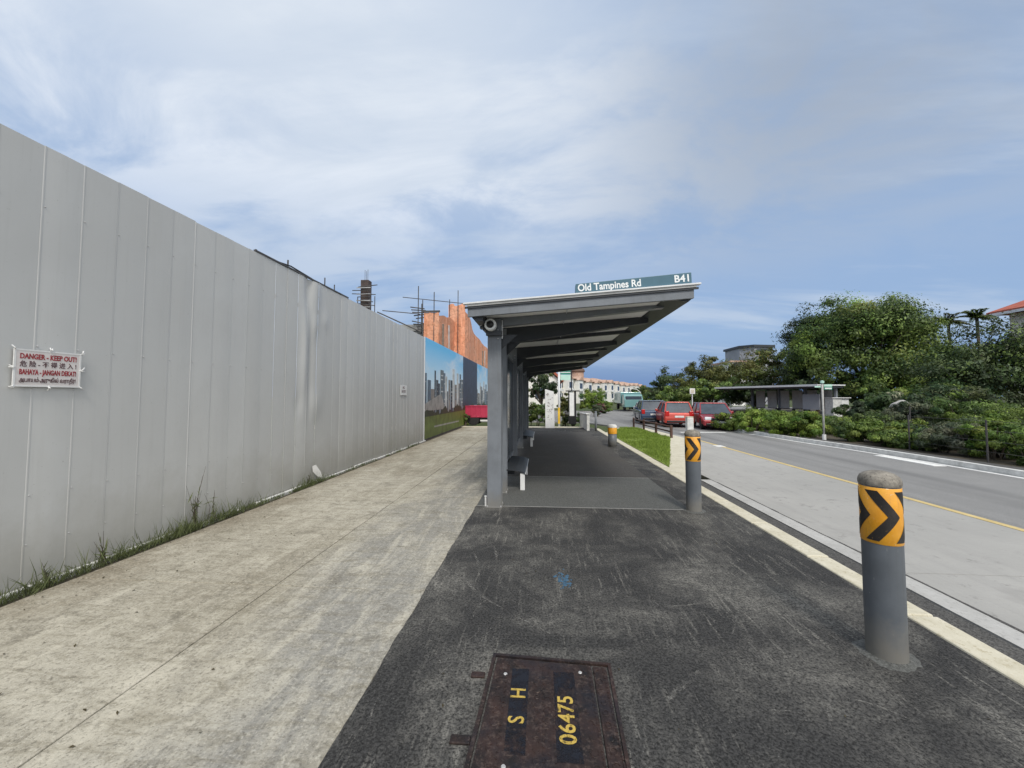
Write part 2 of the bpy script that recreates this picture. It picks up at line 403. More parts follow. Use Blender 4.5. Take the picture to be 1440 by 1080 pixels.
struct(MB().box(-12, 2.3, 19.6, 20.2, -.15, .0), 'path_end_kerb', M['kerb'])
# kerb along the bay in stones about a metre long
b = MB(); rr = random.Random(5); y = -5.0
while y < 19.0:
    l = 1.0; b.box(2.472, 2.67 + rr.uniform(-.004, .004), y, y + l - .014, -.3, .012 + rr.uniform(-.003, .003)); y += l
struct(b, 'kerb', M['kerb'], bevel=.014)
struct(MB().box(2.66, 3.05, -5, 8.7, -.3, -.116), 'gutter', M['gutter_dark'])
struct(MB().box(3.07, 3.27, -5, 8.1, -.3, -.112), 'gutter_strip', M['gutter'])
b = MB(); rr = random.Random(14); y = -5
while y < 8.6:
    l = rr.uniform(.1, .4); b.box(3.270 + rr.uniform(-.006, .002), 3.280 + rr.uniform(.002, .020), y, y + l, -.3, -.1095); y += l
struct(b, 'bay_crack', M['gutter_dark'])
b = MB(); yy = [-5, -.5, 4.0, 8.5, 13, 17.5]
for i in range(5): b.box(3.271, 5.74, yy[i], yy[i + 1] - .008, -.3, -.115)
struct(b, 'bus_bay', M['bay'])
# carriageway with the junction beyond
road = [(3.3, -12), (9.7, -12), (9.66, 9), (9.6, 12), (9.2, 17), (9.0, 21), (9.2, 30), (13.0, 45), (40, 60), (34, 70), (6, 47), (-8, 46), (-8, 27), (2.5, 26), (3.8, 23), (4.0, 19), (3.3, 17)]
struct(MB().prism(road, -.35, -.124), 'road', M['road'])
struct(MB().box(5.745, 5.85, -8, 16.5, -.13, -.111), 'bay_yellow_line', M['yellow_line'])
b = MB()
b.box(5.62, 5.9, 13.4, 13.75, -.13, -.108).box(6.3, 8.3, 18.72, 18.95, -.13, -.118)
struct(b, 'road_white_marking', M['white_line'])
def ribbon(mb, line, o0, o1, z0, z1):
    n = len(line); L_ = []; R_ = []
    for i in range(n):
        d = Vector(line[min(i + 1, n - 1)]) - Vector(line[max(i - 1, 0)]); d.normalize(); p = Vector((d.y, -d.x))
        L_.append(Vector(line[i]) + p * o0); R_.append(Vector(line[i]) + p * o1)
    for i in range(n - 1):
        mb.prism([L_[i], R_[i], R_[i + 1], L_[i + 1]], z0, z1)
    return mb
farline = [(9.7, -12), (9.66, 4), (9.64, 9), (9.62, 11), (9.52, 13), (9.3, 15), (9.2, 17), (9.08, 19), (9.0, 21), (9.0, 25), (9.2, 30), (10.8, 37), (13.0, 45)]
struct(ribbon(MB(), farline, 0, .13, -.35, .0), 'far_kerb', M['white_dirty'])
struct(ribbon(MB(), farline, -.16, -.04, -.14, -.118), 'far_edge_line', M['white_line'])
struct(ribbon(MB(), farline, .13, .62, -.35, -.02), 'far_pavement', M['pavement_far'])
struct(MB().box(9.12, 9.40, 10.1, 11.8, -.13, -.113), 'far_white_marking', M['white_line'])
verge = [(10.2, -12), (10.2, 12), (9.8, 17), (9.6, 21), (9.6, 25), (9.8, 30), (11.4, 37), (13.6, 45), (45, 62), (60, 62), (60, -12)]
struct(MB().prism(verge, -.4, -.06), 'planting_verge', M['dirt'])
# green island between path and bay taper
isl = [(2.68, 7.7), (2.98, 8.2), (5.16, 14.9), (4.95, 19.7), (3.65, 19.6), (2.68, 17.0)]
struct(MB().prism([(2.69, 8.75), (4.64, 14.9), (4.5, 19.5), (3.68, 19.4), (2.69, 16.8)], -.3, .012), 'island_lawn', M['lawn'])
struct(MB().prism(isl, -.35, .0), 'island_kerb', M['kerb'])
struct(MB().box(-4.3, -3.86, -5, 19.6, -.3, -.012), 'soil_strip', M['dirt'])
b = MB(); y = -5; rr = random.Random(8)
while y < 13.2:
    l = rr.uniform(.5, 1.6); b.box(-3.985, -3.945 + rr.uniform(-.01, .012), y, y + l - rr.uniform(.01, .25), -.1, rr.uniform(.02, .04)); y += l
struct(b, 'white_edging', M['white_dirty'], bevel=.008)

# paint mark and scratches on the asphalt belong to the path
b = MB(); rr = random.Random(3)
for k in range(60):
    x, y = .17 + rr.gauss(0, .028), 3.36 + rr.gauss(0, .075); q = rr.uniform(.004, .013); b.prism([(x + q * rr.uniform(.6, 1.3) * math.cos(a_), y + q * 1.4 * rr.uniform(.6, 1.3) * math.sin(a_)) for a_ in np.arange(0, 6.2, 1.0)], .0, .0036 + .00004 * k)
ap = bpy.data.objects['asphalt_path']
tag(b.build('paint_mark', M['bluepaint'], ap), 'faded blue paint daub on the asphalt')

def scuff_mat():
    t = NT('scuffed_stone'); t.fin((.235, .228, .21), .9, spec=.2)
    tr = t.n.new('ShaderNodeBsdfTransparent'); mx = t.n.new('ShaderNodeMixShader')
    t.L(t.math('MULTIPLY', t.ramp(t.noise(52, 3, .8), .44, .60), t.ramp(t.noise(6, 4), .40, .58, .0, .70)), mx.inputs[0]); t.L(tr.outputs[0], mx.inputs[1]); t.L(t.p.outputs[0], mx.inputs[2]); t.L(mx.outputs[0], t.out.inputs[0])
    return t.m
b = MB(); rr = random.Random(44)
def scuff(x, y, a, L_, w, curve, z):
    n = 9; pts = []
    for i in range(n + 1):
        aa = a + curve * (i / n - .5); pts.append((x, y, aa)); x += math.cos(aa) * L_ / n; y += math.sin(aa) * L_ / n
    vs = []
    for i, (px, py, aa) in enumerate(pts):
        ww = w * (.35 + .65 * math.sin(PI * (i + .5) / (n + 1))); vs += [(px - math.sin(aa) * ww, py + math.cos(aa) * ww, z), (px + math.sin(aa) * ww, py - math.cos(aa) * ww, z)]
    b.add(vs, [(2 * i, 2 * i + 1, 2 * i + 3, 2 * i + 2) for i in range(n)])
for k, q in enumerate(((1.32, 2.02, .9, .24, .007, -.3), (1.30, 1.93, 1.0, .20, .007, -.9), (1.45, 2.25, 2.2, .18, .005, .3), (1.75, 2.0, 2.6, .35, .007, .8), (.62, 2.1, .75, .32, .022, -.1),
        (-.42, 3.4, 1.75, .8, .010, .5), (-.52, 3.3, 1.9, .9, .009, .4), (-.30, 2.9, 2.2, .6, .012, -.5), (-.62, 4.6, 1.4, 1.0, .008, -.5), (-.1, 4.1, .3, .7, .010, .6), (.25, 3.5, 1.0, .5, .014, -.4),
        (.15, 4.8, 1.2, .35, .010, 1.2), (.9, 3.0, .4, .6, .010, .5), (.05, 2.6, 2.5, .35, .006, .2), (1.5, 3.5, 2.0, .5, .009, .4))): scuff(*q, .003 + k * .00002)
for k in range(190): scuff(rr.uniform(-.8, 2.2), rr.uniform(1.5, 5.2), rr.uniform(0, PI), rr.uniform(.05, .30), rr.uniform(.0015, .005), rr.uniform(-1.2, 1.2), .0034 + k * .000012)
tag(b.build('scuff_mark', scuff_mat(), ap), 'pale scuffs and scratches on the asphalt')
# ------------------------------------------------------------------ hoarding
def dent(y, z):
    d = 0
    for cy, cz, sy, sz, a in ((6.42, 2.2, .09, .7, .065), (6.60, 2.0, .07, .7, -.06), (6.9, 2.0, .16, .7, .03), (6.50, 3.35, .10, .40, -.08), (6.72, 3.35, .13, .45, .07), (6.70, 2.75, .10, .22, .05), (6.75, 1.35, .16, .25, .05), (6.3, 1.4, .10, .2, -.04), (7.05, 2.9, .12, .15, .03),
                              (5.0, 1.9, .2, .5, -.012), (8.6, 1.6, .3, .7, .015), (3.2, 1.1, .3, .4, .008)):
        d += .42 * a * math.exp(-((y - cy) / sy) ** 2 - ((z - cz) / sz) ** 2)
    return d
def clad(y0, y1, pitch, seed, top=3.53):
    b = MB(); rr = random.Random(seed); y = y0; nz = 56
    while y < y1 - .01:
        ye = min(y + pitch, y1); t = top + rr.uniform(-.006, .006); tilt = rr.uniform(-.0035, .0035); bow = rr.uniform(.0, .004); ld = rr.uniform(-.0025, .0018)
        hl = .0026 + ld * .4; prof = [(0, .000), (.006, hl), (.040, hl), (.050, .0002)] + [(.050 + (1 - .050) * k / 10, bow * math.sin(PI * k / 10) + tilt * k / 10) for k in range(1, 11)]
        vs = []; fs = []; n = len(prof)
        for j in range(nz + 1):
            z = .015 + (t - .015) * j / nz
            for u, h in prof:
                yy_ = y + u * (ye - y); vs.append((-4.0 + h + dent(yy_, z), yy_, z))
        for j in range(nz):
            for k in range(n - 1): fs.append((j * n + k, j * n + k + 1, (j + 1) * n + k + 1, (j + 1) * n + k))
        b.add(vs, fs); y = ye
    return b
hd = root('site_hoarding', (-4.0, 4.6, 0), 'tall pale grey ribbed metal site hoarding with one buckled panel', 'hoarding')
clad(-4.2, 13.3, .2814, 11).build('cladding', M['hoard'], hd)
b = MB(); y = -4.2 + .022
while y < 13.2:
    for z in (.35, .73, 1.9, 3.03): b.lathe([(.0, .0060), (.003, .0055), (.0045, .003), (.0045, -.004)], 6, 0, (-3.9955 + dent(y, z), y, z), 'x', cap=False)
    y += .2814
b.build('screw_row', M['scaf_pale'], hd)
b = MB()
for y in np.arange(-4, 13.3, 2.4): b.box(-4.16, -4.08, y, y + .08, -.1, 3.45)
b.build('support_post', M['scaf'], hd)
MB().box(-4.075, -4.03, -4.1, 13.2, 3.0, 3.06).box(-4.075, -4.03, -4.1, 13.2, .7, .76).build('rail', M['scaf'], hd)
MB().box(-4.02, -3.99, 5.2, 7.9, 3.535, 3.56).build('top_strip', M['scaf'], hd)
MB().box(-4.005, -3.985, 13.30, 13.345, 0, 3.55).build('end_trim', M['trim_light'], hd)

# mural hoarding: printed boards (flat print: sky, towers, lawn) on the same line
mur = root('mural_hoarding', (-4.0, 21.5, 0), 'hoarding printed with blue sky, city towers and green lawn', 'hoarding')
def mural_mat():
    t = NT('mural_sky'); sx = t.n.new('ShaderNodeSeparateXYZ'); t.L(t.pos, sx.inputs[0])
    c = t.mix(t.ramp(sx.outputs[2], 1.9, 3.4), (.66, .82, .92), (.13, .50, .82))     # the print's own sky
    cl = t.ramp(t.noise(.8, 6, .6, .3, t.mapped((1, .5, 1.3))), .48, .66)
    return t.fin(t.mix(cl, c, (.62, .74, .84)), .4)
M['mural'] = mural_mat()
MB().box(-4.05, -4.0, 13.35, 31, 0, 3.56).build('printed_board', M['mural'], mur)
rr = random.Random(21)
def flat(mb, y0, y1, z0, z1, x=-3.997, mi=0): return mb.box(-4.0, x, y0, y1, z0, z1, mi)
pr = [plain('print_' + n, c, .5, var=.35, scale=3) for n, c in (('dark', (.035, .045, .055)), ('tower_a', (.13, .15, .16)), ('tower_b', (.22, .2, .18)), ('tower_pale', (.48, .5, .5)), ('tower_navy', (.03, .045, .08)), ('trees', (.028, .045, .018)), ('lawn', (.11, .15, .03)), ('stone', (.3, .29, .27)), ('glass', (.10, .14, .18)))]
b = MB(); y = 13.36; k = 0
while y < 30.9:
    w = rr.uniform(.18, .55); h = rr.uniform(1.7, 2.6); big = 19.9 < y < 24.2
    if not big: flat(b, y, min(y + w, 30.95), .7, h, -3.9965, rr.choice([0, 0, 0, 1, 2, 8, 3 if y > 25 else 2]))
    for z in np.arange(1.2, h - .1, .16):
        if not big and rr.random() < .8: flat(b, y + .08, y + w - .08, z, z + .05, -3.9955, rr.choice([1, 2, 8, 3]))
    y += w + rr.uniform(0, .1); k += 1
flat(b, 20.0, 24.4, 1.0, 3.555, -3.9945, 4)
for y in np.arange(20.2, 24.2, .42): flat(b, y, y + .06, 1.1, 3.4, -3.993, 0)
for y, z in ((16.2, 2.35), (17.6, 2.75), (18.5, 2.6)): flat(b, y, y + .4, 1.0, z, -3.9935, 3)
b.add([(-3.9935, 13.36, 1.25), (-3.9935, 15.6, 1.62), (-3.9935, 16.3, 1.0), (-3.9935, 13.36, 1.0)], [(0, 1, 2, 3)], 7)
b.build('printed_skyline', pr, mur)
b = MB(); n = 70; vs = [(-3.991, 13.36, 0.02)]; 
ztop = [(13.36 + 17.6 * i / n, .95 + .22 * math.sin(i * .7) * rr.random() + rr.uniform(-.08, .16)) for i in range(n + 1)]
for i in range(n): b.add([(-3.991, ztop[i][0], .75), (-3.991, ztop[i + 1][0], .75), (-3.991, ztop[i + 1][0], ztop[i + 1][1]), (-3.991, ztop[i][0], ztop[i][1])], [(0, 1, 2, 3)], 5)
b.add([(-3.9905, 13.36, .02), (-3.9905, 30.95, .02), (-3.9905, 30.95, .82), (-3.9905, 13.36, .80)], [(0, 1, 2, 3)], 6)
b.add([(-3.990, 14.6, .36), (-3.990, 19, .30), (-3.990, 19, .36), (-3.990, 14.6, .42)], [(0, 1, 2, 3)], 7)
b.build('printed_lawn', pr, mur)
MB().box(-4.01, -3.985, 13.35, 31, 0.0, .05).build('bottom_trim', M['scaf'], mur)

# danger board: cable-tied by its edges
dg = root('danger_sign', (-3.97, 2.92, 1.56), 'white danger board with red writing tied to the near hoarding panels', 'sign')
y0, y1, z0, z1 = 2.715, 3.14, 1.585, 1.86
o = MB().box(-3.982, -3.976, y0, y1, z0, z1).build('board', M['sign_pinkwhite'], dg)
MB().box(-3.9825, -3.974, y0 - .008, y1 + .008, z0 - .008, z0 + .004).box(-3.9825, -3.974, y0 - .008, y1 + .008, z1 - .004, z1 + .008).box(-3.9825, -3.974, y0 - .008, y0 + .004, z0 + .004, z1 - .004).box(-3.9825, -3.974, y1 - .004, y1 + .008, z0 + .004, z1 - .004).build('border', M['white'], dg)
b = MB()
for i, (s, sz, mi, bd) in enumerate((('DANGER - KEEP OUT!', .056, 0, .0016), ('危 险 - 不 得 进 入 !', .050, 1, .0006), ('BAHAYA - JANGAN DEKAT!', .056, 0, .0016), ('அபாயம்-அருகில் வராதீர்!', .046, 1, .0006))):
    n0 = len(b.v)
    text_mb(b, s, sz, frame_mtx((-3.9745, 0, 0), (0, 1, 0), (0, 0, 1)), mi, .001, bd)
    yy = [v[1] for v in b.v[n0:]]; w = max(yy) - min(yy); f = .37 / w; c = (max(yy) + min(yy)) / 2
    zc = z1 - .048 - i * .061
    for j in range(n0, len(b.v)): v = b.v[j]; b.v[j] = (v[0], (y0 + y1) / 2 + (v[1] - c) * f, zc + v[2])
b.build('lettering', [M['letter_red'], M['letter_dark']], dg)
b = MB()
for y, z in ((y0, z0), (y0, z1), (y1, z0), (y1, z1), ((y0 + y1) / 2, z0), ((y0 + y1) / 2, z1), (y0, (z0 + z1) / 2), (y1, (z0 + z1) / 2)):
    sy = -1 if y == y0 else (1 if y == y1 else 0); sz = -1 if z == z0 else (1 if z == z1 else 0)
    for k in range(3):
        a = rr.uniform(-1, 1) * .9; d = Vector((0, sy + a * .6, sz - a * .6)).normalized()
        p = Vector((-3.976, y, z)); b.tube([p, p + d * .016 + Vector((.012, 0, 0)), p + d * rr.uniform(.028, .042) + Vector((-.004, .006, .004))], .0038, 5)
b.build('cable_tie', M['white'], dg)
ns = root('small_notice', (-3.98, 11.25, 1.54), 'small white notice fixed near the far end of the grey hoarding', 'sign')
MB().box(-3.985, -3.978, 10.98, 11.5, 1.54, 1.83).build('board', M['white'], ns)
b = MB(); text_mb(b, 'NO\nENTRY', .11, frame_mtx((-3.977, 11.24, 1.70), (0, 1, 0), (0, 0, 1)), 0, .001, .002); b.build('lettering', M['letter_dark'], ns)

# ------------------------------------------------------------------ bus shelter
def zc(x): return 2.570 + (x + .94) * .068        # underside of the ceiling sheet
def slope_box(mb, x0, x1, y0, y1, a, c, mi=0):      # box following the roof pitch, a..c above zc
    vs = [(x, y, zc(x) + h) for h in (a, c) for y in (y0, y1) for x in (x0, x1)]
    return mb.add(vs, [(0, 2, 3, 1), (4, 5, 7, 6), (0, 1, 5, 4), (2, 6, 7, 3), (0, 4, 6, 2), (1, 3, 7, 5)], mi)
YF, YB = 5.02, 16.75
sh = root('bus_shelter', (-.65, 11, 0), 'long grey cantilever bus shelter with ribbed sloping roof beside the asphalt path', 'bus shelter')
POSTY = [5.43, 6.25, 8.85, 11.6, 14.4, 16.5]
for y in POSTY:
    b = MB(); x0, x1 = -.745, -.555
    top = zc(-.65) - .01
    b.box(x0, x1, y, y + .014, 0.012, top).box(x0, x1, y + .176, y + .19, .012, top).box(-.657, -.643, y + .014, y + .176, .012, top)
    b.build('post', M['steel'], sh, bevel=.003)
    MB().box(-.757, -.543, y - .014, y + .204, -.02, .014).build('base_plate', M['steel'], sh, bevel=.004)
def beam(y, w, d0, d1, mat):
    b = MB(); x0, x1 = -.86, 1.65; n = 10
    for s in range(n):
        a, c = x0 + (x1 - x0) * s / n, x0 + (x1 - x0) * (s + 1) / n
        da, dc = d0 + (d1 - d0) * s / n, d0 + (d1 - d0) * (s + 1) / n
        if s == n - 1: pass
        vs = [(a, y, zc(a) - da), (c, y, zc(c) - dc), (c, y, zc(c) - .002), (a, y, zc(a) - .002)]
        b.add(vs + [(p[0], y + w, p[2]) for p in vs], ([(0, 1, 2, 3), (7, 6, 5, 4), (0, 4, 5, 1), (2, 6, 7, 3)]) + ([(0, 3, 7, 4)] if s == 0 else []) + ([(1, 5, 6, 2)] if s == n - 1 else []))
    return b.build('roof_beam', mat, sh)
beam(5.46, .12, .125, .045, M['steel'])
for y in (6.27, 8.87, 11.62, 14.42, 16.45): beam(y, .14, .27, .10, M['steel_dark'])
for y in (7.5, 10.2, 13.0): beam(y, .07, .085, .06, M['steel_dark'])
slope_box(MB(), -.90, 1.81, YF + .06, YB - .06, 0, .018).build('ceiling_sheet', M['ceiling'], sh)
slope_box(MB(), -.95, 1.90, YF - .03, YB + .03, .085, .112).build('roof_sheet', M['roof_top'], sh)
b = MB(); slope_box(b, -.95, 1.88, YF, YF + .05, -.045, .083); b.build('fascia', M['steel'], sh, bevel=.003)
b = MB(); slope_box(b, -1.0, 1.95, YF - .05, YF + .03, .113, .132); b.build('roof_lip', M['trim_light'], sh)
b = MB(); slope_box(b, -.985, 1.93, YF - .02, YF - .002, .06, .085); b.build('dark_trim', M['steel_dark'], sh)  # dark strip just under the roof lip
b = MB(); slope_box(b, -.95, 1.88, YB - .05, YB, -.06, .083); b.build('fascia', M['steel_dark'], sh)
# outer gutter beam with sloped underside, and inner gutter
b = MB()
poly = [(1.55, zc(1.55) - .012), (1.83, zc(1.83) - .075), (1.885, zc(1.885) - .03), (1.885, zc(1.885) + .08), (1.55, zc(1.55) - .001)]
b.prism([(p[0], p[1]) for p in poly], YF + .051, YB - .051, 0, 'y'); b.build('gutter_beam', M['steel_dark'], sh)
b = MB(); poly = [(-.955, zc(-.955) + .08), (-.955, zc(-.955) + .02), (-.86, zc(-.86) - .10), (-.76, zc(-.76) - .10), (-.76, zc(-.76) - .001), (-.90, zc(-.90) - .001), (-.90, zc(-.90) + .08)]
b.prism(poly, YF + .051, YB - .051, 0, 'y'); b.build('gutter_beam', M['steel_dark'], sh)
for i in range(2, len(POSTY)):
    ya, yb = POSTY[i - 1] + .2, POSTY[i] - .01
    MB().box(-.655, -.645, ya + .03, yb - .03, .33, 2.25).build('back_panel', M['glass_dark'], sh)
    MB().box(-.672, -.628, ya, yb, .27, .33).box(-.672, -.628, ya, yb, 2.25, 2.31).box(-.668, -.632, ya, ya + .03, .33, 2.25).box(-.668, -.632, yb - .03, yb, .33, 2.25).build('panel_frame', M['steel'], sh)
MB().tube([(-.775, 5.50, .13), (-.775, 5.50, .0)], .014, 8).tube([(-.775, 5.50, .14), (-.775, 5.5, .125)], .018, 8).build('drain_pipe', M['white'], sh)
MB().tube([(-.545, 5.45, 2.30), (-.545, 5.45, 2.56)], .008, 6).build('conduit', M['trim_light'], sh)
b = MB(); rr = random.Random(4)
x = -.55
pts = [(-.45 + k * .105, YF + .12 + rr.uniform(-.03, .03), zc(-.45 + k * .105) + .125) for k in range(10)]
b.tube(pts, [.01 + rr.random() * .012 for _ in pts], 6)
tag(b.build('leaf_litter', M['bark'], sh), 'dead leaves gathered along the roof edge')
for y in POSTY:
    b = MB()
    for x in (-.742, -.558):
        for yy_ in (y - .004, y + .194): b.lathe([(.0, .030), (.009, .030), (.010, .014)], 6, 0, (x, yy_, 0), cap=False)
    for z in (2.30, 2.36, 2.42): b.lathe([(.0, y - .012), (.009, y - .010), (.010, y)], 6, 0, (-.60, 0, z), 'y', cap=False)
    b.build('bolts', M['scaf_pale'], sh)
    MB().add([(-.553, y + .06, 2.16), (-.553, y + .06, 2.36), (-.34, y + .06, 2.36), (-.553, y + .068, 2.16), (-.553, y + .068, 2.36), (-.34, y + .068, 2.36)], [(0, 1, 2), (3, 5, 4), (0, 2, 5, 3), (1, 4, 5, 2), (0, 3, 4, 1)]).build('gusset', M['steel_dark'], sh)
for y in (6.9, 9.6, 12.3, 15.2):
    lf = MB().box(.30, .38, y - .32, y + .32, zc(.34) - .055, zc(.34) - .012).build('light_fitting', M['trim_light'], sh, bevel=.006)
    MB().tube([(.34, y - .29, zc(.34) - .07), (.34, y + .29, zc(.34) - .07)], .014, 8).build('lamp_tube', M['letter_white'], lf, org=ORG[lf.name] if lf.name in ORG else None)
MB().tube([(.34, YF + .1, zc(.34) - .008), (.34, YB - .2, zc(.34) - .008)], .007, 6).tube([(-.5, 6.9, zc(-.5) - .008), (.34, 6.9, zc(.34) - .008)], .007, 6).build('cable_run', M['trim_light'], sh)
MB().box(-.640, -.632, 9.3, 9.95, 1.05, 1.95).build('route_panel', M['white'], sh, bevel=.004)
# flagboard on the roof
sb = root('stop_name_board', (1.18, 5.06, zc(1.18) + .13), 'long teal board with a white road name standing on the shelter roof', 'sign')
b = MB(); bx0, bx1 = .425, 1.85
poly = [(bx0, zc(bx0) + .134), (bx1, zc(bx1) + .134), (bx1 - .005, zc(bx1) + .275), (bx0 + .005, zc(bx0) + .255)]
b.prism(poly, 5.00, 5.10, 0, 'y'); b.build('board', M['teal'], sb, bevel=.004)
sl = (zc(1) - zc(0))
b = MB(); xd = (1, 0, sl); yd = (0, 0, 1)
m = frame_mtx((.46, 4.998, zc(.46) + .195), (1, 0, sl), (-sl, 0, 1)); n0 = len(b.v)
text_mb(b, 'Old Tampines Rd', .125, m, 0, .0015, .0028, 'LEFT'); xs = [v[0] for v in b.v[n0:]]; f = .78 / (max(xs) - min(xs)); xm = min(xs)
b.v = [(.455 + (v[0] - xm) * f, v[1], v[2] + sl * (.455 + (v[0] - xm) * f - v[0])) for v in b.v]
c = MB(); text_mb(c, 'B41', .125, frame_mtx((1.735, 4.998, zc(1.735) + .203), (1, 0, sl), (-sl, 0, 1)), 0, .0015, .0028, 'CENTER', 1.05)
b.v += c.v and []; n0 = len(b.v); b.f += [tuple(i + n0 for i in f_) for f_ in c.f]; b.v += c.v; b.mi += c.mi
b.build('lettering', M['letter_white'], sb)
# camera on the post head
cc = root('security_camera', (-.66, 5.38, 2.36), 'white round surveillance camera on the head of the nearest shelter post', 'camera')
MB().box(-.76, -.54, 5.36, 5.425, 2.335, 2.40).build('bracket', M['steel_dark'], cc, bevel=.004)
MB().lathe([(.0, 5.26), (.070, 5.26), (.080, 5.275), (.080, 5.38), (.03, 5.40)], 24, 0, (-.69, 0, 2.47), 'y').build('housing', M['letter_white'], cc, smooth=False)
MB().lathe([(.0, 5.235), (.02, 5.237), (.040, 5.245), (.052, 5.2595)], 24, 0, (-.69, 0, 2.47), 'y').build('lens', M['black'], cc, smooth=True)
MB().tube([(-.69, 5.36, 2.50), (-.78, 5.36, 2.52), (-.84, 5.37, 2.47), (-.87, 5.37, 2.50)], .009, 6).build('cable', M['white'], cc)
MB().box(-.80, -.73, 5.33, 5.42, 2.40, 2.50).build('junction_box', M['black'], cc, bevel=.006)
# benches
def bench(y0, y1, label):
    be = root('perch_bench', (-.45, (y0 + y1) / 2, 0), label, 'bench', 'perch benches inside the shelter')
    prof = [(-.60, .335), (-.56, .335), (-.50, .334), (-.42, .328), (-.34, .312), (-.30, .298), (-.27, .28)]
    low = [(x, z - .018) for x, z in prof][::-1]
    MB().prism(prof + low, y0, y1, 0, 'y').build('seat', M['steel_dark'], be)
    MB().tube([(-.268, y0, .272), (-.268, y1, .272)], .011, 8).build('front_rail', M['brushed'], be, smooth=True)
    for y in (y0 + .02, y1 - .2): MB().box(-.352, -.278, y, y + .05, 0.004, .27).build('leg', M['white'], be, bevel=.006)
    MB().box(-.62, -.46, y0 + .2, y1 - .1, .22, .300).build('bracket', M['steel_dark'], be)
bench(6.42, 7.9, 'metal perch bench with white legs, nearest one in the shelter')
bench(12.0, 14.0, 'metal perch bench further back in the shelter')

# ------------------------------------------------------------------ manhole cover
mh = root('manhole_cover', (0, 1.95, 0), 'rusty cast iron manhole cover with yellow S H 06475 stencil in the asphalt', 'manhole cover')
o_ = [(-.32, 1.60), (.345, 1.60), (.375, 2.33), (-.285, 2.37)]; i_ = [(-.300, 1.605), (.330, 1.605), (.357, 2.312), (-.268, 2.350)]
b = MB(); n = 4
for k in range(n):
    a, c = k, (k + 1) % n
    b.add([(*o_[a], -.02), (*o_[c], -.02), (*o_[c], .016), (*o_[a], .016), (*i_[a], -.02), (*i_[c], -.02), (*i_[c], .016), (*i_[a], .016)], [(0, 1, 2, 3), (4, 7, 6, 5), (3, 2, 6, 7)])
b.build('frame', M['rust'], mh)
MB().prism(i_, -.02, .0028).build('gap_dirt', M['gutter_dark'], mh)
MB().prism([(-.290, 1.615), (.252, 1.615), (.265, 2.300), (-.258, 2.332)], .0, .0155).build('lid', M['rust'], mh, bevel=.004)
MB().prism([(.260, 1.615), (.322, 1.615), (.346, 2.294), (.273, 2.298)], .0, .0145).build('lid_edge', M['rust'], mh, bevel=.004)
MB().box(-.385, -.31, 2.175, 2.215, .0, .012).build('hinge_lug', M['rust'], mh, bevel=.004); MB().box(-.405, -.315, 1.765, 1.81, .0, .012).build('hinge_lug', M['rust'], mh, bevel=.004)
MB().box(-.165, -.075, 1.72, 2.245, .0145, .0165).build('painted_panel', M['navy_worn'], mh); MB().box(.055, .165, 1.70, 2.235, .0145, .0165).build('painted_panel', M['navy_worn'], mh)
b = MB(); rr = random.Random(9)
for x, ys_ in ((-.225, np.arange(1.68, 2.3, .068)), (-.03, np.arange(1.70, 2.28, .05)), (.02, np.arange(1.72, 2.25, .062)), (.215, np.arange(1.68, 2.26, .075)), (.295, np.arange(1.70, 2.25, .068))):
    for y in ys_:
        a = rr.random() * 6; rad = rr.uniform(.011, .019); n = 10; k0 = rr.randint(3, 9)
        pts = [(x + math.cos(a + k * .6) * rad, y + math.sin(a + k * .6) * rad * 1.2, .0150) for k in range(k0 + 2)]
        b.tube(pts, .0034, 5)
for x in (-.225, -.03, .02, .215, .295):
    for y in np.arange(1.66, 2.28, .034): b.box(x + .028, x + .036, y, y + .022, .0150, .0178)
for k in range(10): b.tube([(-.20 + k * .045, 2.285 - k * .002, .0150), (-.185 + k * .045, 2.268 - k * .002, .0150)], .0035, 5)
b.build('cast_lettering', M['rust'], mh)
b = MB()
for ch, y, x in (('S', 1.90, -.12), ('H', 2.065, -.12)):
    text_mb(b, ch, .105, frame_mtx((x, y, .0172), (0, 1, 0), (-1, 0, 0)), 0, .0004, .0014, sx=.95)
text_mb(b, '06475', .105, frame_mtx((.112, 1.925, .0172), (0, 1, 0), (-1, 0, 0)), 0, .0004, .0018, space=1.06, sx=1.02)
b.build('lettering', M['stencil'], mh)
b = MB()
for x, y in ((-.20, 2.20), (.20, 2.24), (-.16, 1.665)): b.lathe([(.0, .0185), (.008, .0185), (.011, .015)], 10, 0, (x, y, 0))
b.build('bolt', M['scaf_pale'], mh)

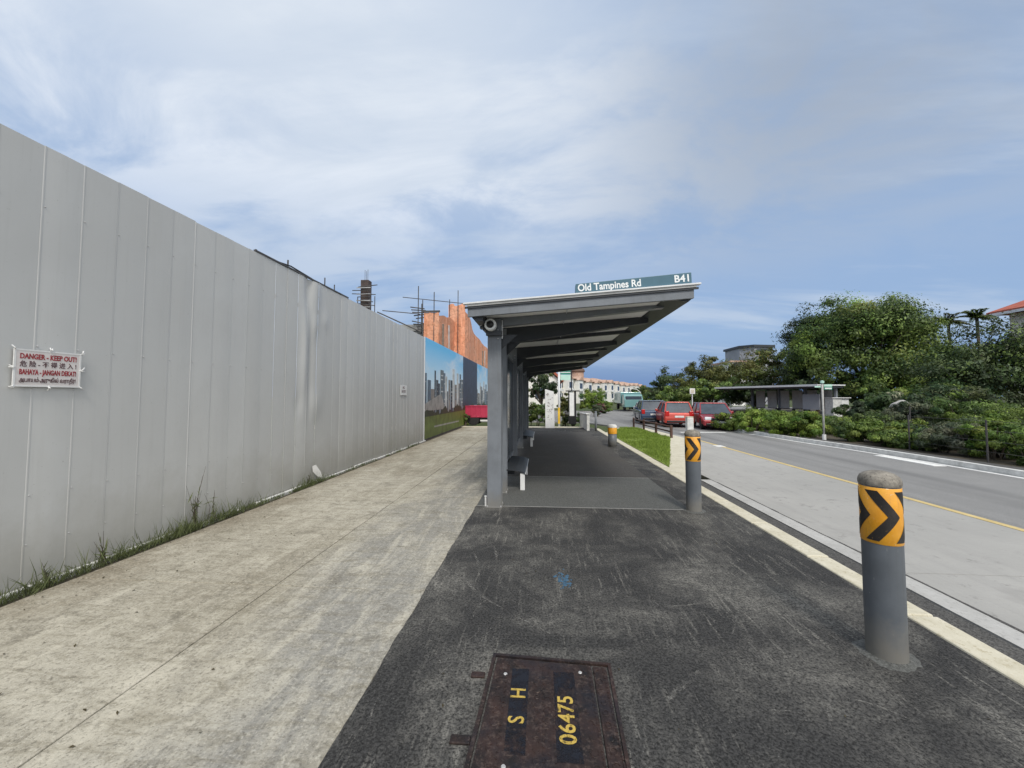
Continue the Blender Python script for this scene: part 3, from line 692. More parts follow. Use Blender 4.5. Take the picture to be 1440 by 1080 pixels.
# ------------------------------------------------------------------ bollards
def bollard_obj():
    r = root('bollard', (0, 0, 0), 'x', 'bollard', 'grey bollards with chevron bands along the kerb', world=False)
    rad = .094
    MB().lathe([(rad, -.1), (rad, .655), (rad, .99)], 48, cap=False).build('tube', M['bollard'], r, smooth=True)
    MB().lathe([(rad + .004, .982), (rad + .006, .995), (rad + .005, 1.012), (rad - .004, 1.034), (.068, 1.050), (.04, 1.060), (.0, 1.063)], 40, cap=False).build('cap', M['bollard_cap'], r, smooth=True)
    MB().lathe([(rad + .001, .655), (rad + .0025, .657), (rad + .0025, .973), (rad + .001, .975)], 48, cap=False).build('reflective_band', M['orange_band'], r, smooth=True)
    # chevrons pointing to the road, wrapped round the tube
    b = MB(); z0, z1 = .672, .958; zm = (z0 + z1) / 2; R2 = rad + .0040; n = 10
    def pt(s, z): th = -PI / 2 + s / R2; return (R2 * math.cos(th), R2 * math.sin(th), z)
    for s0, wid in ((-.115, .062), (.025, .062), (.165, .062), (-.255, .062)):
        b = MB()
        for sgn in (1, -1):
            for k in range(n):
                za, zb = zm + sgn * (z1 - zm) * k / n, zm + sgn * (z1 - zm) * (k + 1) / n
                sa, sb_ = s0 + .105 * (1 - k / n), s0 + .105 * (1 - (k + 1) / n)
                for q in range(7):
                    u, v = wid * q / 7, wid * (q + 1) / 7
                    b.add([pt(sa + u, za), pt(sa + v, za), pt(sb_ + v, zb), pt(sb_ + u, zb)], [(0, 1, 2, 3)])
        b.build('chevron', M['band_black'], r)
    b = MB(); rr = random.Random(31); n = 40; vs = []
    for q, (ro, zz_) in enumerate(((rad + .0005, .012), (rad + .018, .009), (rad + .05, .0035))):
        for k in range(n):
            a_ = 2 * PI * k / n; rad_ = ro + (rr.uniform(-.006, .006) if q == 1 else rr.uniform(-.008, .008) + .012 * math.sin(k * .5) if q == 2 else 0); vs.append((rad_ * math.cos(a_), rad_ * math.sin(a_), zz_))
    b.add(vs, [(q * n + k, q * n + (k + 1) % n, (q + 1) * n + (k + 1) % n, (q + 1) * n + k) for q in range(2) for k in range(n)]).build('mortar_collar', M['slab'], r, smooth=True)
    return r
p = bollard_obj(); p.location = (1.99, 2.54, 0); p.rotation_euler.z = R(-14)
p['label'] = 'grey bollard with dusty domed cap and amber chevron band, nearest on the path'
q = copy_tree(p); q.location = (1.99, 5.48, 0); q.rotation_euler.z = R(-4)
q['label'] = 'grey bollard with amber chevron band beside the shelter front and lawn tip'
sb2 = root('short_post', (2.12, 12.3, 0), 'short grey post with amber ring and pale cap at the lawn edge', 'bollard')
MB().lathe([(.13, -.05), (.13, .40)], 24, 0, (2.12, 12.3, 0)).build('tube', M['bollard'], sb2, smooth=True)
MB().lathe([(.134, .38), (.137, .39), (.137, .56), (.134, .57)], 24, 0, (2.12, 12.3, 0)).build('reflective_band', M['orange_band'], sb2, smooth=True)
MB().lathe([(.14, .57), (.14, .62), (.10, .66), (.0, .67)], 24, 0, (2.12, 12.3, 0), cap=False).build('cap', M['white_dirty'], sb2, smooth=True)
cp = root('concrete_marker', (6.2, 17.36, -.12), 'pale square concrete marker post standing in front of the cars', 'post')
MB().box(6.07, 6.33, 17.25, 17.5, -.15, .62).build('shaft', M['white_dirty'], cp, bevel=.02)
MB().prism([(6.07, 17.25), (6.33, 17.25), (6.33, 17.5), (6.07, 17.5)], .62, .66).build('cap', M['kerb'], cp, bevel=.015)
gp = root('slim_post', (2.36, 17.8, 0), 'slim grey metal post at the end of the low white wall', 'post')
MB().tube([(2.36, 17.8, -.05), (2.36, 17.8, .82)], .05, 12).build('tube', M['steel'], gp, smooth=True); MB().lathe([(.056, .82), (.05, .845), (0, .86)], 12, 0, (2.36, 17.8, 0), cap=False).build('cap', M['steel'], gp)
lw = root('low_wall', (2.0, 19.2, 0), 'low white wall sloping beside the path end', 'wall')
b = MB(); pl = [(17.9, -.1), (21.2, -.1), (21.2, .62), (17.9, .72)]
b.prism(pl, 1.98, 2.1, 0, 'x'); lo = b.build('panel', M['white_dirty'], lw, bevel=.01)
MB().prism([(17.85, .72), (21.25, .62), (21.25, .66), (17.85, .76)], 1.95, 2.13, 0, 'x').build('coping', M['white'], lw)
# low brown rail at the lawn end
lr = root('lawn_rail', (4.6, 17.5, 0), 'low dark brown rail with posts along the edge of the lawn', 'fence')
A, B = Vector((4.70, 15.0)), Vector((4.55, 20.3))
b = MB()
for z in (.40, .22):
    b.tube([(A.x, A.y, z), (B.x, B.y, z)], .03, 8)
b.build('rail', M['brown_rail'], lr, smooth=True)
for k in range(4):
    p_ = A.lerp(B, k / 3); MB().box(p_.x - .04, p_.x + .04, p_.y - .04, p_.y + .04, -.05, .46).build('post', M['brown_rail'], lr)

# ------------------------------------------------------------------ foliage
def tints(kind):
    return {'deep': ((.018, .038, .015), (.085, .125, .042)), 'mid': ((.036, .070, .018), (.20, .28, .062)), 'bright': ((.075, .135, .022), (.31, .41, .075)),
            'olive': ((.065, .080, .022), (.23, .24, .07)), 'grey': ((.055, .08, .042), (.19, .215, .13)), 'pink': ((.10, .012, .05), (.28, .04, .13)), 'pale': ((.16, .17, .10), (.45, .45, .30)), 'vivid': ((.07, .13, .02), (.27, .36, .065)),
            'dry': ((.09, .07, .03), (.20, .16, .08)), 'grass': ((.13, .20, .03), (.30, .40, .075)), 'weed': ((.06, .075, .03), (.17, .20, .085))}[kind]
def leaves_mesh(name, C_, N_, T_, ln, wd, col):
    n = len(C_); N_ = N_ / np.linalg.norm(N_, axis=1, keepdims=True)
    T_ = T_ - N_ * (T_ * N_).sum(1, keepdims=True); T_ /= np.linalg.norm(T_, axis=1, keepdims=True) + 1e-9
    B_ = np.cross(N_, T_); ln = ln[:, None]; wd = wd[:, None]
    V = np.stack([C_ - T_ * ln * .5, C_ + B_ * wd * .5 + N_ * wd * .12, C_ + T_ * ln * .5 - N_ * ln * .12, C_ - B_ * wd * .5 + N_ * wd * .12], 1).reshape(-1, 3)
    me = bpy.data.meshes.new(name)
    me.vertices.add(4 * n); me.vertices.foreach_set('co', V.astype(np.float32).ravel())
    me.loops.add(4 * n); me.loops.foreach_set('vertex_index', np.arange(4 * n, dtype=np.int32))
    me.polygons.add(n); me.polygons.foreach_set('loop_start', np.arange(0, 4 * n, 4, dtype=np.int32)); 
    me.polygons.foreach_set('loop_total', np.full(n, 4, dtype=np.int32))
    me.update(calc_edges=True)
    at = me.attributes.new('tint', 'FLOAT_COLOR', 'FACE')
    at.data.foreach_set('color', np.concatenate([col, np.ones((n, 1))], 1).astype(np.float32).ravel())
    me.materials.append(M['leaf'])
    return me
def crown_mesh(name, blobs, nclump, nleaf, lsize, kind, seed, asp=.5, accent=None, low=False):
    """blobs: (centre, radii); clumps over each blob's outer volume, leaves on each clump"""
    g = np.random.default_rng(seed); lo, hi = (np.array(x) for x in tints(kind)); Cs = []; Ns = []; Co = []
    tot = sum(b_[1][0] * b_[1][2] for b_ in blobs)
    for c, rad in blobs:
        bt = g.uniform(.78, 1.22); c = np.array(c); rad = np.array(rad); m = max(4, int(nclump * rad[0] * rad[2] / tot)); nq = nleaf * rad[0] * rad[2] / tot / m
        for k in range(m):
            d = g.normal(size=3); d /= np.linalg.norm(d)
            if d[2] < -.55 and not low: d[2] *= -.5
            rr_ = g.uniform(.12, 1.0) ** .6; cc_ = c + d * rad * rr_
            cr = rad.mean() * g.uniform(.16, .36)
            q = int(nq * g.uniform(.6, 1.4)) + 3
            e = g.normal(size=(q, 3)); e /= np.linalg.norm(e, axis=1, keepdims=True)
            pos = cc_ + e * cr * (g.random((q, 1)) ** .45) * np.array([1.15, 1.15, .8])
            nn = e * 1.1 + d * .6 + g.normal(size=(q, 3)) * .38 + np.array([0, 0, .25])
            tint_c = g.beta(.85, 1.25); t = np.clip(tint_c + g.normal(size=(q, 1)) * .16, 0, 1)
            col = (lo + (hi - lo) * t) * (1 + g.normal(size=3) * np.array([.07, .05, .09])) * bt
            if accent and g.random() < accent[1]:
                al, ah = (np.array(x) for x in tints(accent[0])); s_ = g.random((q, 1)) < .6; col = np.where(s_, al + (ah - al) * g.random((q, 1)), col)
            Cs.append(pos); Ns.append(nn); Co.append(col)
    C_ = np.concatenate(Cs); N_ = np.concatenate(Ns); col = np.concatenate(Co); n = len(C_)
    C_[:, 2] = np.maximum(C_[:, 2], .04)
    T_ = g.normal(size=(n, 3)) + np.array([0, 0, -.4]); s = lsize * (.45 + 1.1 * g.random(n) ** 1.6)
    return leaves_mesh(name, C_, N_, T_, s, s * asp, col)
def put(me, name, parent):
    o = bpy.data.objects.new(name, me); COL.objects.link(o); o.parent = parent; return o
def limbs(blobs, h0, r0, seed, nb=9, lean=(0, 0)):
    rr = random.Random(seed); b = MB(); c = Vector(blobs[0][0]); top = Vector((c.x, c.y, c.z + blobs[0][1][2] * .4))
    fork = Vector((lean[0], lean[1], h0))
    b.tube([(0, 0, -.2), (lean[0] * .4, lean[1] * .4, h0 * .5), fork], [r0 * 1.25, r0, r0 * .82], 9)
    for k in range(nb):
        bl = blobs[k % len(blobs)]; a = rr.uniform(0, 2 * PI)
        e = Vector(bl[0]) + Vector((math.cos(a) * bl[1][0] * .75, math.sin(a) * bl[1][1] * .75, bl[1][2] * rr.uniform(-.2, .75)))
        m = fork.lerp(e, .45) + Vector((rr.uniform(-.3, .3), rr.uniform(-.3, .3), rr.uniform(.1, .5)))
        b.tube([fork, m, e], [r0 * .6, r0 * .34, r0 * .08], 6)
    return b
def tree(loc, blobs, nclump, nleaf, lsize, kind, label, seed, h0=2, r0=.2, group='trees across the road', asp=.5, accent=None, bark='bark', name='broadleaf_tree'):
    r = root(name, loc, label, 'tree', group, world=False)
    limbs(blobs, h0, r0, seed).build('trunk', M[bark], r, smooth=True)
    put(crown_mesh('crown', blobs, nclump, nleaf, lsize, kind, seed, asp, accent), 'crown', r)
    return r
def bush(loc, blobs, nclump, nleaf, lsize, kind, label, seed, group='shrubs in the roadside planting', cat='shrub', asp=.42, accent=None, name='shrub'):
    r = root(name, loc, label, cat, group, world=False)
    put(crown_mesh('foliage', blobs, int(nclump * 1.6), int(nleaf * 2.0), lsize, kind, seed, asp, accent, True), 'foliage', r)
    b = MB(); rr = random.Random(seed)
    for k in range(7):
        bl = blobs[k % len(blobs)]; a = rr.uniform(0, 2 * PI); c = Vector(bl[0])
        b.tube([(c.x + rr.uniform(-.1, .1), c.y + rr.uniform(-.1, .1), -.1), (c.x + math.cos(a) * bl[1][0] * .7, c.y + math.sin(a) * bl[1][1] * .7, c.z + bl[1][2] * .5)], [.025, .008], 5)
    b.build('stem', M['bark'], r)
    return r
# large trees behind the planting
tree((28.9, 38, -.1), [((0, 0, 6.1), (5.6, 5, 4.5)), ((.3, -1, 6.6), (4.8, 4, 4.1)), ((-4.0, .5, 4.3), (2.7, 3, 3.4)), ((3.9, 0, 4.6), (2.9, 3, 3.2)), ((.8, -2.5, 3.0), (5.2, 3, 2.6)), ((-1.4, 0, 8.4), (3.2, 3, 2.3)), ((2.4, 0, 8.2), (2.8, 3, 2.2))], 420, 95000, .21, 'mid', 'largest round crowned tree behind the far bus shelter', 31, 2.2, .3, accent=('bright', .10))
tree((26.4, 42, -.1), [((0, 0, 6.8), (2.0, 2.4, 4.2)), ((-.5, 0, 3.4), (2.4, 2.4, 3.2))], 140, 26000, .2, 'deep', 'dark narrow tree on the near flank of the largest tree', 32, 2.0, .25)
tree((37.6, 42, -.1), [((0, 0, 4.0), (4.6, 3.5, 3.0)), ((-2.6, -1, 2.4), (3.4, 2.5, 2.3)), ((3, -1, 2.8), (3.4, 2.5, 2.6)), ((.5, 0, 5.2), (2.4, 2.4, 1.2))], 180, 36000, .2, 'deep', 'dark low tree under the pair of palms', 33, 1.2, .22, accent=('pale', .07))
tree((29.0, 26.5, -.1), [((0, 0, 3.9), (4.2, 3, 2.5)), ((-3, 0, 2.8), (2.8, 2.4, 2.3)), ((3.5, 0, 4.0), (3, 3, 2.4)), ((.8, -1.2, 2.3), (3.2, 2, 1.6))], 260, 56000, .17, 'deep', 'dark spreading tree in front of the red roofed house', 34, 1.4, .2, accent=('mid', .25))
tree((24.6, 48, -.1), [((0, 0, 4.2), (3.4, 3, 3.1)), ((1.6, 0, 5.6), (2.2, 2, 1.8)), ((-2.6, 0, 2.6), (2.4, 2, 2.4)), ((2.2, 0, 2.8), (2.6, 2, 2.6))], 130, 19000, .25, 'olive', 'olive green tree rising over the far shelter roof', 35, 1.2, .2, accent=('mid', .25))
tree((20.4, 52, -.1), [((0, 0, 4.2), (2.6, 2.6, 2.7)), ((-1.8, 0, 2.4), (2.2, 2, 2.2)), ((1.8, 0, 2.6), (2.2, 2, 2.4))], 110, 16000, .25, 'olive', 'pale bushy tree below the grey block, left of the far shelter', 36, 1.2, .2)
tree((17.6, 57, -.1), [((0, 0, 3.3), (2.4, 2.2, 2.4)), ((-1.5, 0, 1.9), (2.0, 2, 1.8)), ((1.8, 0, 2.2), (2.0, 2, 2.0))], 90, 12000, .25, 'deep', 'dark green tree above the parked cars', 37, 1.0, .2)
tree((16.6, 62, -.1), [((0, 0, 2.2), (1.9, 1.8, 1.7)), ((-1.6, 0, 1.6), (1.6, 1.6, 1.4))], 54, 7000, .25, 'mid', 'smallest far tree above the lorry', 38, .8, .16)
tree((24.5, 37.5, -.1), [((0, 0, 2.2), (2.2, 1.6, 2.0)), ((2.8, .4, 2.2), (2.2, 1.6, 2.0)), ((5.4, .4, 2.2), (2.4, 1.6, 2.0))], 110, 15000, .22, 'deep', 'dark undergrowth tree directly behind the white cabinet', 39, .7, .14, accent=('pale', .06))
tree((18.4, 45, -.1), [((0, 0, 1.9), (2.0, 1.6, 1.8)), ((-2.0, 0, 1.5), (1.8, 1.5, 1.5)), ((2.2, .4, 2.0), (2.2, 1.6, 1.9))], 100, 13000, .21, 'mid', 'leafy low tree left of the far shelter roof', 51, .6, .14, accent=('bright', .25))
tree((14.6, 47, -.1), [((0, 0, 1.5), (1.9, 1.5, 1.5)), ((1.8, 0, 1.5), (1.6, 1.4, 1.5))], 70, 8500, .2, 'mid', 'low tree directly behind the maroon car', 52, .5, .12, accent=('bright', .15))
tree((23.0, 43.5, -.1), [((0, 0, 1.7), (2.2, 1.2, 1.7)), ((-2.2, 0.3, 1.5), (2, 1.2, 1.5))], 80, 10000, .2, 'deep', 'dark low tree right behind the far shelter panels', 53, .5, .12)
tree((5.9, 46, -.1), [((0, 0, 1.3), (1.5, 1.3, 1.35)), ((-.8, 0, .6), (1.1, .9, .8)), ((.9, 0, .6), (1.1, .9, .8))], 90, 14000, .15, 'vivid', 'round light green tree in front of the terrace houses', 40, .5, .1, group='small trees along the junction')
tree((11.2, 52, -.1), [((0, 0, 1.2), (1.9, 1.4, 1.15)), ((1.5, 0, 1.0), (1.3, 1.2, 1.0))], 60, 8000, .17, 'mid', 'low spreading tree between the terrace and the teal lorry', 41, .5, .1, group='small trees along the junction')
tree((.0, 30, -.1), [((0, 0, 2.55), (1.15, 1, 1.25)), ((-.6, 0, 1.8), (.8, .8, .9)), ((.7, .2, 2.0), (.7, .8, .9))], 50, 4600, .17, 'deep', 'dark leafy tree in front of the white gabled house', 42, 1.0, .1, group='small trees along the junction', accent=('olive', .15))
bush((6.0, 39, -.1), [((0, 0, .55), (.9, .7, .55))], 20, 1500, .13, 'mid', 'shrub with magenta flowers beside the junction', 43, 'shrubs along the junction', accent=('pink', .5))
bush((4.6, 33, -.1), [((0, 0, .55), (.55, .5, .5)), ((-.3, 0, .5), (.4, .4, .4))], 16, 1200, .12, 'grey', 'grey green shrub behind the low white wall', 44, 'shrubs along the junction')
bush((-.2, 22.5, -.1), [((0, 0, .75), (.75, .5, .72)), ((-.5, 0, .5), (.5, .4, .5)), ((.45, 0, .55), (.4, .4, .5))], 34, 3200, .12, 'mid', 'leafy hedge shrub behind the white totem', 45, 'shrubs along the junction')
bush((1.25, 23, -.1), [((0, 0, .8), (.42, .4, .8)), ((.15, 0, 1.4), (.3, .3, .5))], 24, 2000, .11, 'olive', 'narrow upright shrub between the totem and the notice panel', 46, 'shrubs along the junction')
bush((1.75, 22.6, -.1), [((0, 0, .35), (.6, .4, .38))], 16, 1300, .1, 'deep', 'dark low shrub at the foot of the notice panel', 47, 'shrubs along the junction')
# planting beyond the far kerb
PL = [((8.9, 19.6), [((0, 0, .45), (.9, .5, .45)), ((.5, -1.0, .45), (.8, .7, .5))], 'bright', 'bright hedge clump beside the nearest red car'),
      ((9.75, 17.0), [((0, 0, .5), (.75, .8, .5)), ((.3, -.9, .5), (.7, .7, .5))], 'bright', 'bright hedge clump left of the street name pole'),
      ((10.9, 18.2), [((0, 0, .55), (.9, .8, .55)), ((1.2, .2, .5), (.9, .7, .5))], 'mid', 'green hedge clump in front of the far shelter panels'),
      ((10.55, 14.9), [((0, 0, .5), (.7, .6, .52)), ((.6, -.4, .5), (.7, .6, .5))], 'mid', 'green hedge clump at the foot of the street name pole'),
      ((11.4, 13.8), [((0, 0, .58), (.8, .6, .58)), ((.7, .4, .5), (.7, .6, .5))], 'mid', 'leafy clump right of the street name pole'),
      ((12.6, 16.4), [((0, 0, .7), (1.1, .8, .62)), ((1.3, -.2, .6), (1, .8, .55))], 'mid', 'hedge clump behind the wire fence post'),
      ((11.6, 12.6), [((0, 0, .5), (.8, .5, .5)), ((.7, -.2, .6), (.7, .5, .55))], 'grey', 'dusty grey green clump beside the fence post'),
      ((13.75, 16.05), [((0.1, .1, .95), (.85, .6, .52)), ((-.3, 0, .5), (.9, .6, .5))], 'grey', 'pale topped shrub below the grey boulder'),
      ((14.7, 15.0), [((0, 0, .95), (1.1, .8, .75)), ((.8, -.2, .7), (.9, .8, .7))], 'mid', 'broad round shrub, largest beyond the fence'),
      ((10.9, 10.9), [((0, 0, .55), (.62, .45, .55)), ((.5, .3, .7), (.6, .5, .55))], 'bright', 'bright feathery shrub close behind the kerb'),
      ((11.7, 10.9), [((0, 0, .6), (.7, .5, .6)), ((.2, -.5, .5), (.6, .4, .5))], 'mid', 'bushy shrub right of the bright feathery one'),
      ((11.4, 9.6), [((0, 0, .5), (.55, .4, .5)), ((.4, .1, .45), (.5, .4, .45))], 'deep', 'dark shrub with white flowers behind the last fence posts'),
      ((16.2, 13.6), [((0, 0, .8), (1.1, .8, .7)), ((.9, 0, .8), (.9, .7, .55))], 'olive', 'flat topped olive shrub at the edge of the dark trees'),
      ((19.4, 20.5), [((0, 0, 1.2), (1.7, 1.1, 1.1)), ((1.8, 0, 1.0), (1.4, 1, 1.0))], 'deep', 'tall dark shrub mass under the spreading tree'),
      ((16.6, 20.2), [((0, 0, 1.0), (1.3, 1, .85)), ((-1.4, 0, .7), (1.1, .8, .7))], 'deep', 'dark shrub behind the pale topped shrub'),
      ((20.0, 15.2), [((0, 0, 1.5), (1.6, 1.2, 1.4)), ((1.7, 0, 1.3), (1.5, 1.1, 1.2))], 'deep', 'dark tall shrub below the trees, furthest along the kerb'),
      ((22.6, 25.5), [((0, 0, 1.4), (2, 1.3, 1.3)), ((-1.8, .6, 1.2), (1.6, 1, 1.1))], 'mid', 'leafy shrub mass behind the boulder'),
      ((10.9, 8.3), [((0, 0, .4), (.5, .4, .42))], 'mid', 'small shrub beside the nearest stretch of far kerb')]
PL += [((9.9, 19.4), [((0, 0, .5), (1.1, .7, .5)), ((1.2, .3, .5), (1, .7, .5))], 'bright', 'bright hedge run behind the clump beside the maroon car'),
      ((12.4, 17.6), [((0, 0, .5), (1.1, .7, .5)), ((1.5, .1, .55), (1, .7, .55))], 'mid', 'green hedge run below the utility cabinet'),
      ((10.5, 13.4), [((0, 0, .42), (.55, .7, .45)), ((.2, -.9, .42), (.5, .6, .42))], 'mid', 'low leafy clump along the kerb right of the name pole'),
      ((10.75, 12.0), [((0, 0, .42), (.5, .55, .45)), ((.1, -.7, .45), (.5, .5, .45))], 'grey', 'low dusty clump along the kerb before the feathery shrub'),
      ((10.7, 10.0), [((0, 0, .5), (.5, .5, .5)), ((.1, -.7, .5), (.5, .5, .5))], 'mid', 'green shrub at the kerb in front of the bright feathery one'),
      ((13.2, 12.8), [((0, 0, .65), (.9, .7, .65)), ((1.0, .2, .7), (.9, .7, .65))], 'mid', 'rounded shrub between the kerb shrubs and the broad one'),
      ((12.8, 10.6), [((0, 0, .7), (.8, .7, .7)), ((.9, .2, .7), (.8, .7, .65))], 'deep', 'dark leafy shrub right of the kerb shrubs'),
      ((15.6, 17.6), [((0, 0, .8), (1.2, .7, .8))], 'deep', 'dark shrub filling in behind the boulder'),
      ((12.0, 9.0), [((0, 0, .55), (.7, .6, .6))], 'grey', 'grey leaved shrub furthest right along the kerb')]
LOW = {3: .75, 4: .68, 5: .7, 2: .8, 19: .7, 20: .7}
for i, ((x, y), bl, kind, lab) in enumerate(PL):
    zs = LOW.get(i, 1.0); bl = [((c_[0], c_[1], c_[2] * zs), (r_[0], r_[1], r_[2] * zs)) for c_, r_ in bl]
    big = max(b_[1][0] for b_ in bl) > 1.25
    if y < 15.5 and x < 12: x += .35
    bush((x, y, -.08), bl, 46, 8000 if not big else 9500, (.066 if y < 13 else .085) if not big else .15, kind, lab, 60 + i, accent=('pale', .07) if i in (7, 11, 14) else (('bright', .18) if kind == 'mid' else None), asp=.34 if y < 13 else .42)
bo = root('boulder', (14.0, 16.7, 0), 'rounded grey boulder above the pale topped shrub', 'boulder')
b = MB(); bm_ = bmesh.new(); bmesh.ops.create_icosphere(bm_, subdivisions=3, radius=1)
rr = random.Random(2)
b.add([(14.0 + v.co.x * .36 * (1 + .08 * math.sin(v.co.y * 5)), 16.7 + v.co.y * .4, 0.86 + v.co.z * .50 * (1 + .07 * math.sin(v.co.x * 6))) for v in bm_.verts], [tuple(v.index for v in f.verts) for f in bm_.faces]); bm_.free()
b.build('stone', M['rock'], bo, smooth=True)
# palms
def palm(loc, h, label, seed, n=17, L=1.6):
    r = root('palm_tree', loc, label, 'palm tree', 'palms above the dark trees', world=False); rr = random.Random(seed); g = np.random.default_rng(seed)
    MB().tube([(0, 0, -.2), (.1, 0, h * .5), (.05, .05, h + .1)], [.15, .11, .12], 8).build('trunk', M['bark'], r, smooth=True)
    C_ = []; N_ = []; T_ = []; S = []; mb = MB(); K = 26
    for k in range(n):
        a = 2.4 * k + rr.uniform(-.2, .2); el = R(-12 + 88 * ((k * 7 % n) / (n - 1))); l = L * rr.uniform(.8, 1.05); mids = []
        for j in range(K):
            u = (j + 1) / K; rad = l * u * math.cos(el) + .15 * l * u * u; z = h + l * (u * math.sin(el) - (.38 + .12 * math.sin(el)) * u * u)
            mid = np.array([math.cos(a) * rad, math.sin(a) * rad, z]); mids.append(tuple(mid)); side = np.array([-math.sin(a), math.cos(a), 0])
            for s in (-1, 1):
                sd = side * s + np.array([math.cos(a) * .7, math.sin(a) * .7, -.55]); C_.append(mid + sd * .15 * (1.15 - .6 * u)); T_.append(sd); N_.append([g.normal() * .3, g.normal() * .3, 1]); S.append(.46 * (1.15 - .6 * u))
        mb.tube(mids[::5], .022, 5)
    C_ = np.array(C_); S = np.array(S); lo, hi = (np.array(x) for x in tints('olive' if seed % 2 else 'mid'))
    fr = put(leaves_mesh('fronds', C_, np.array(N_, float), np.array(T_), S, S * .26, lo + (hi - lo) * g.random((len(C_), 1))), 'fronds', r)
    mb.build('midribs', M['bark_pale'], fr)
palm((39.9, 42, -.1), 9.0, 'palm with pale ragged fronds standing clear of the trees', 71)
palm((41.0, 40.5, -.1), 9.2, 'dark palm touching the red roof eave', 72)
# wire fence posts along the planting
wf = root('wire_fence', (11.0, 12.5, 0), 'thin wire fence with slim rusty posts through the shrubs', 'fence')
fl = [(10.35, 8.0), (10.5, 10.3), (10.75, 12.6), (13.2, 15.4), (16.8, 17.4)]
for x, y in fl: MB().tube([(x, y, -.15), (x, y, .95 if y < 13 else 1.15)], .022, 6).build('post', M['scaf'], wf)
b = MB()
for i in range(len(fl) - 1):
    for z in (.2, .45, .7, .92): b.tube([(*fl[i], z), (*fl[i + 1], z)], .004, 4)
b.build('wire', M['scaf'], wf)
# tree mass at the horizon
g = np.random.default_rng(77); bl = []
for k in range(90):
    x = -120 + k * 4.4; bl.append(((x, 215 + 25 * math.sin(k * 1.7) - (0 if x < 90 else (x - 90) * .6), 2.4), (4.5 + 2.5 * g.random(), 3, 2.6 + 2.2 * g.random())))
for k in range(26): bl.append(((52 + k * 3.2, 70 - k * 1.6 + 3 * math.sin(k), 2.6), (2.8, 2.4, 2.6 + 1.4 * g.random())))
o = bpy.data.objects.new('treeline', crown_mesh('treeline', bl, 700, 26000, .9, 'deep', 78)); COL.objects.link(o)
tag(o, 'dark line of far trees along the horizon', 'trees', None, 'stuff')

# grass: lawn island, strip below the hoarding
def blades(name, pts, h, w, kind, seed, lean=.5):
    g = np.random.default_rng(seed); n = len(pts); pts = np.array(pts); hh = h * g.uniform(.4, 1.3, n)
    if pts.shape[1] > 3: hh = pts[:, 3] * g.uniform(.5, 1.25, n); pts = pts[:, :3]
    d = g.normal(size=(n, 3)) * np.array([lean, lean, 0]) + np.array([0, 0, 1.0]); d /= np.linalg.norm(d, axis=1, keepdims=True)
    lo, hi = (np.array(x) for x in tints(kind)); t = g.random((n, 1))
    return leaves_mesh(name, pts + d * hh[:, None] * .5, g.normal(size=(n, 3)) * np.array([1, 1, .1]) + 1e-3, d, hh, np.full(n, w), lo + (hi - lo) * t)
g = np.random.default_rng(5); P_ = []
poly = [(2.72, 8.8), (4.62, 14.95), (4.48, 19.45), (3.7, 19.35), (2.72, 16.7)]
def inside(x, y):
    c = False; n = len(poly)
    for i in range(n):
        (x1, y1), (x2, y2) = poly[i], poly[(i + 1) % n]
        if (y1 > y) != (y2 > y) and x < (x2 - x1) * (y - y1) / (y2 - y1) + x1: c = not c
    return c
while len(P_) < 15000:
    x, y = g.uniform(2.7, 4.7), g.uniform(8.7, 19.5)
    v = noise.fractal((x * 1.1, y * 1.1, 0), 1.0, 2.0, 4) * 1.3
    if inside(x, y) and g.random() < .7 + .5 * v: P_.append((x, y, .01, .07 * max(.4, 1 + .5 * v)))
o = bpy.data.objects.new('grass', blades('grass', P_, .075, .012, 'grass', 6)); COL.objects.link(o); tag(o, 'short bright green grass on the kerbside island', 'grass', None, 'stuff')
P_ = []
for k in range(640):
    y = g.uniform(1.0, 12.5); dens = .16 + .75 * math.exp(-((y - 4.4) / 1.0) ** 2) + .5 * math.exp(-((y - 2.9) / .6) ** 2) + .55 * math.exp(-((y - 6.6) / .4) ** 2)
    if g.random() > dens: continue
    for j in range(g.integers(12, 30)):
        P_.append((-3.915 + g.normal() * .022, y + g.normal() * .06, -.01, .085 * (.4 + dens) * (1.0 if g.random() < .85 else 2.4)))
o = bpy.data.objects.new('grass', blades('grass', P_, .1, .006, 'weed', 7, .55)); COL.objects.link(o); tag(o, 'ragged weedy grass growing along the foot of the hoarding', 'grass', None, 'stuff')
def weed(loc, h, label, seed):
    r = root('tall_weed', loc, label, 'weed', 'tall weeds against the hoarding', world=False); rr = random.Random(seed); gg = np.random.default_rng(seed)
    b = MB(); C_ = []; T_ = []
    for k in range(6 if h < .6 else 9):
        hh = h * rr.uniform(.45, 1); e = (rr.uniform(-.02, .05), rr.uniform(-.25, .12) * hh * 1.3, hh); m = (e[0] * .3, e[1] * .3, hh * .55)
        b.tube([(rr.uniform(-.03, .03), rr.uniform(-.06, .06), 0), m, e], [.003, .0025, .001], 5)
        for j in range(4):
            u = rr.uniform(.05, .8); C_.append((e[0] * u * u, e[1] * u * u, hh * u)); T_.append((rr.uniform(-.5, .8), rr.uniform(-1, 1), rr.uniform(.2, 1.2)))
    b.build('stem', M['bark'], r)
    C_ = np.array(C_); lo, hi = (np.array(x) for x in tints('weed')); s = gg.uniform(.06, .15, len(C_))
    put(leaves_mesh('leaf', C_, gg.normal(size=C_.shape), np.array(T_), s, s * .10, lo + (hi - lo) * gg.random((len(C_), 1))), 'leaf', r)
weed((-3.93, 4.30, -.02), .72, 'tallest thin weed leaning on the hoarding', 91)
weed((-3.93, 4.55, -.02), .42, 'bushy weed right of the tallest weed', 92)
weed((-3.92, 3.35, -.02), .34, 'wispy weed right of the danger board', 93)
weed((-3.92, 2.95, -.02), .24, 'short weed under the danger board', 94)
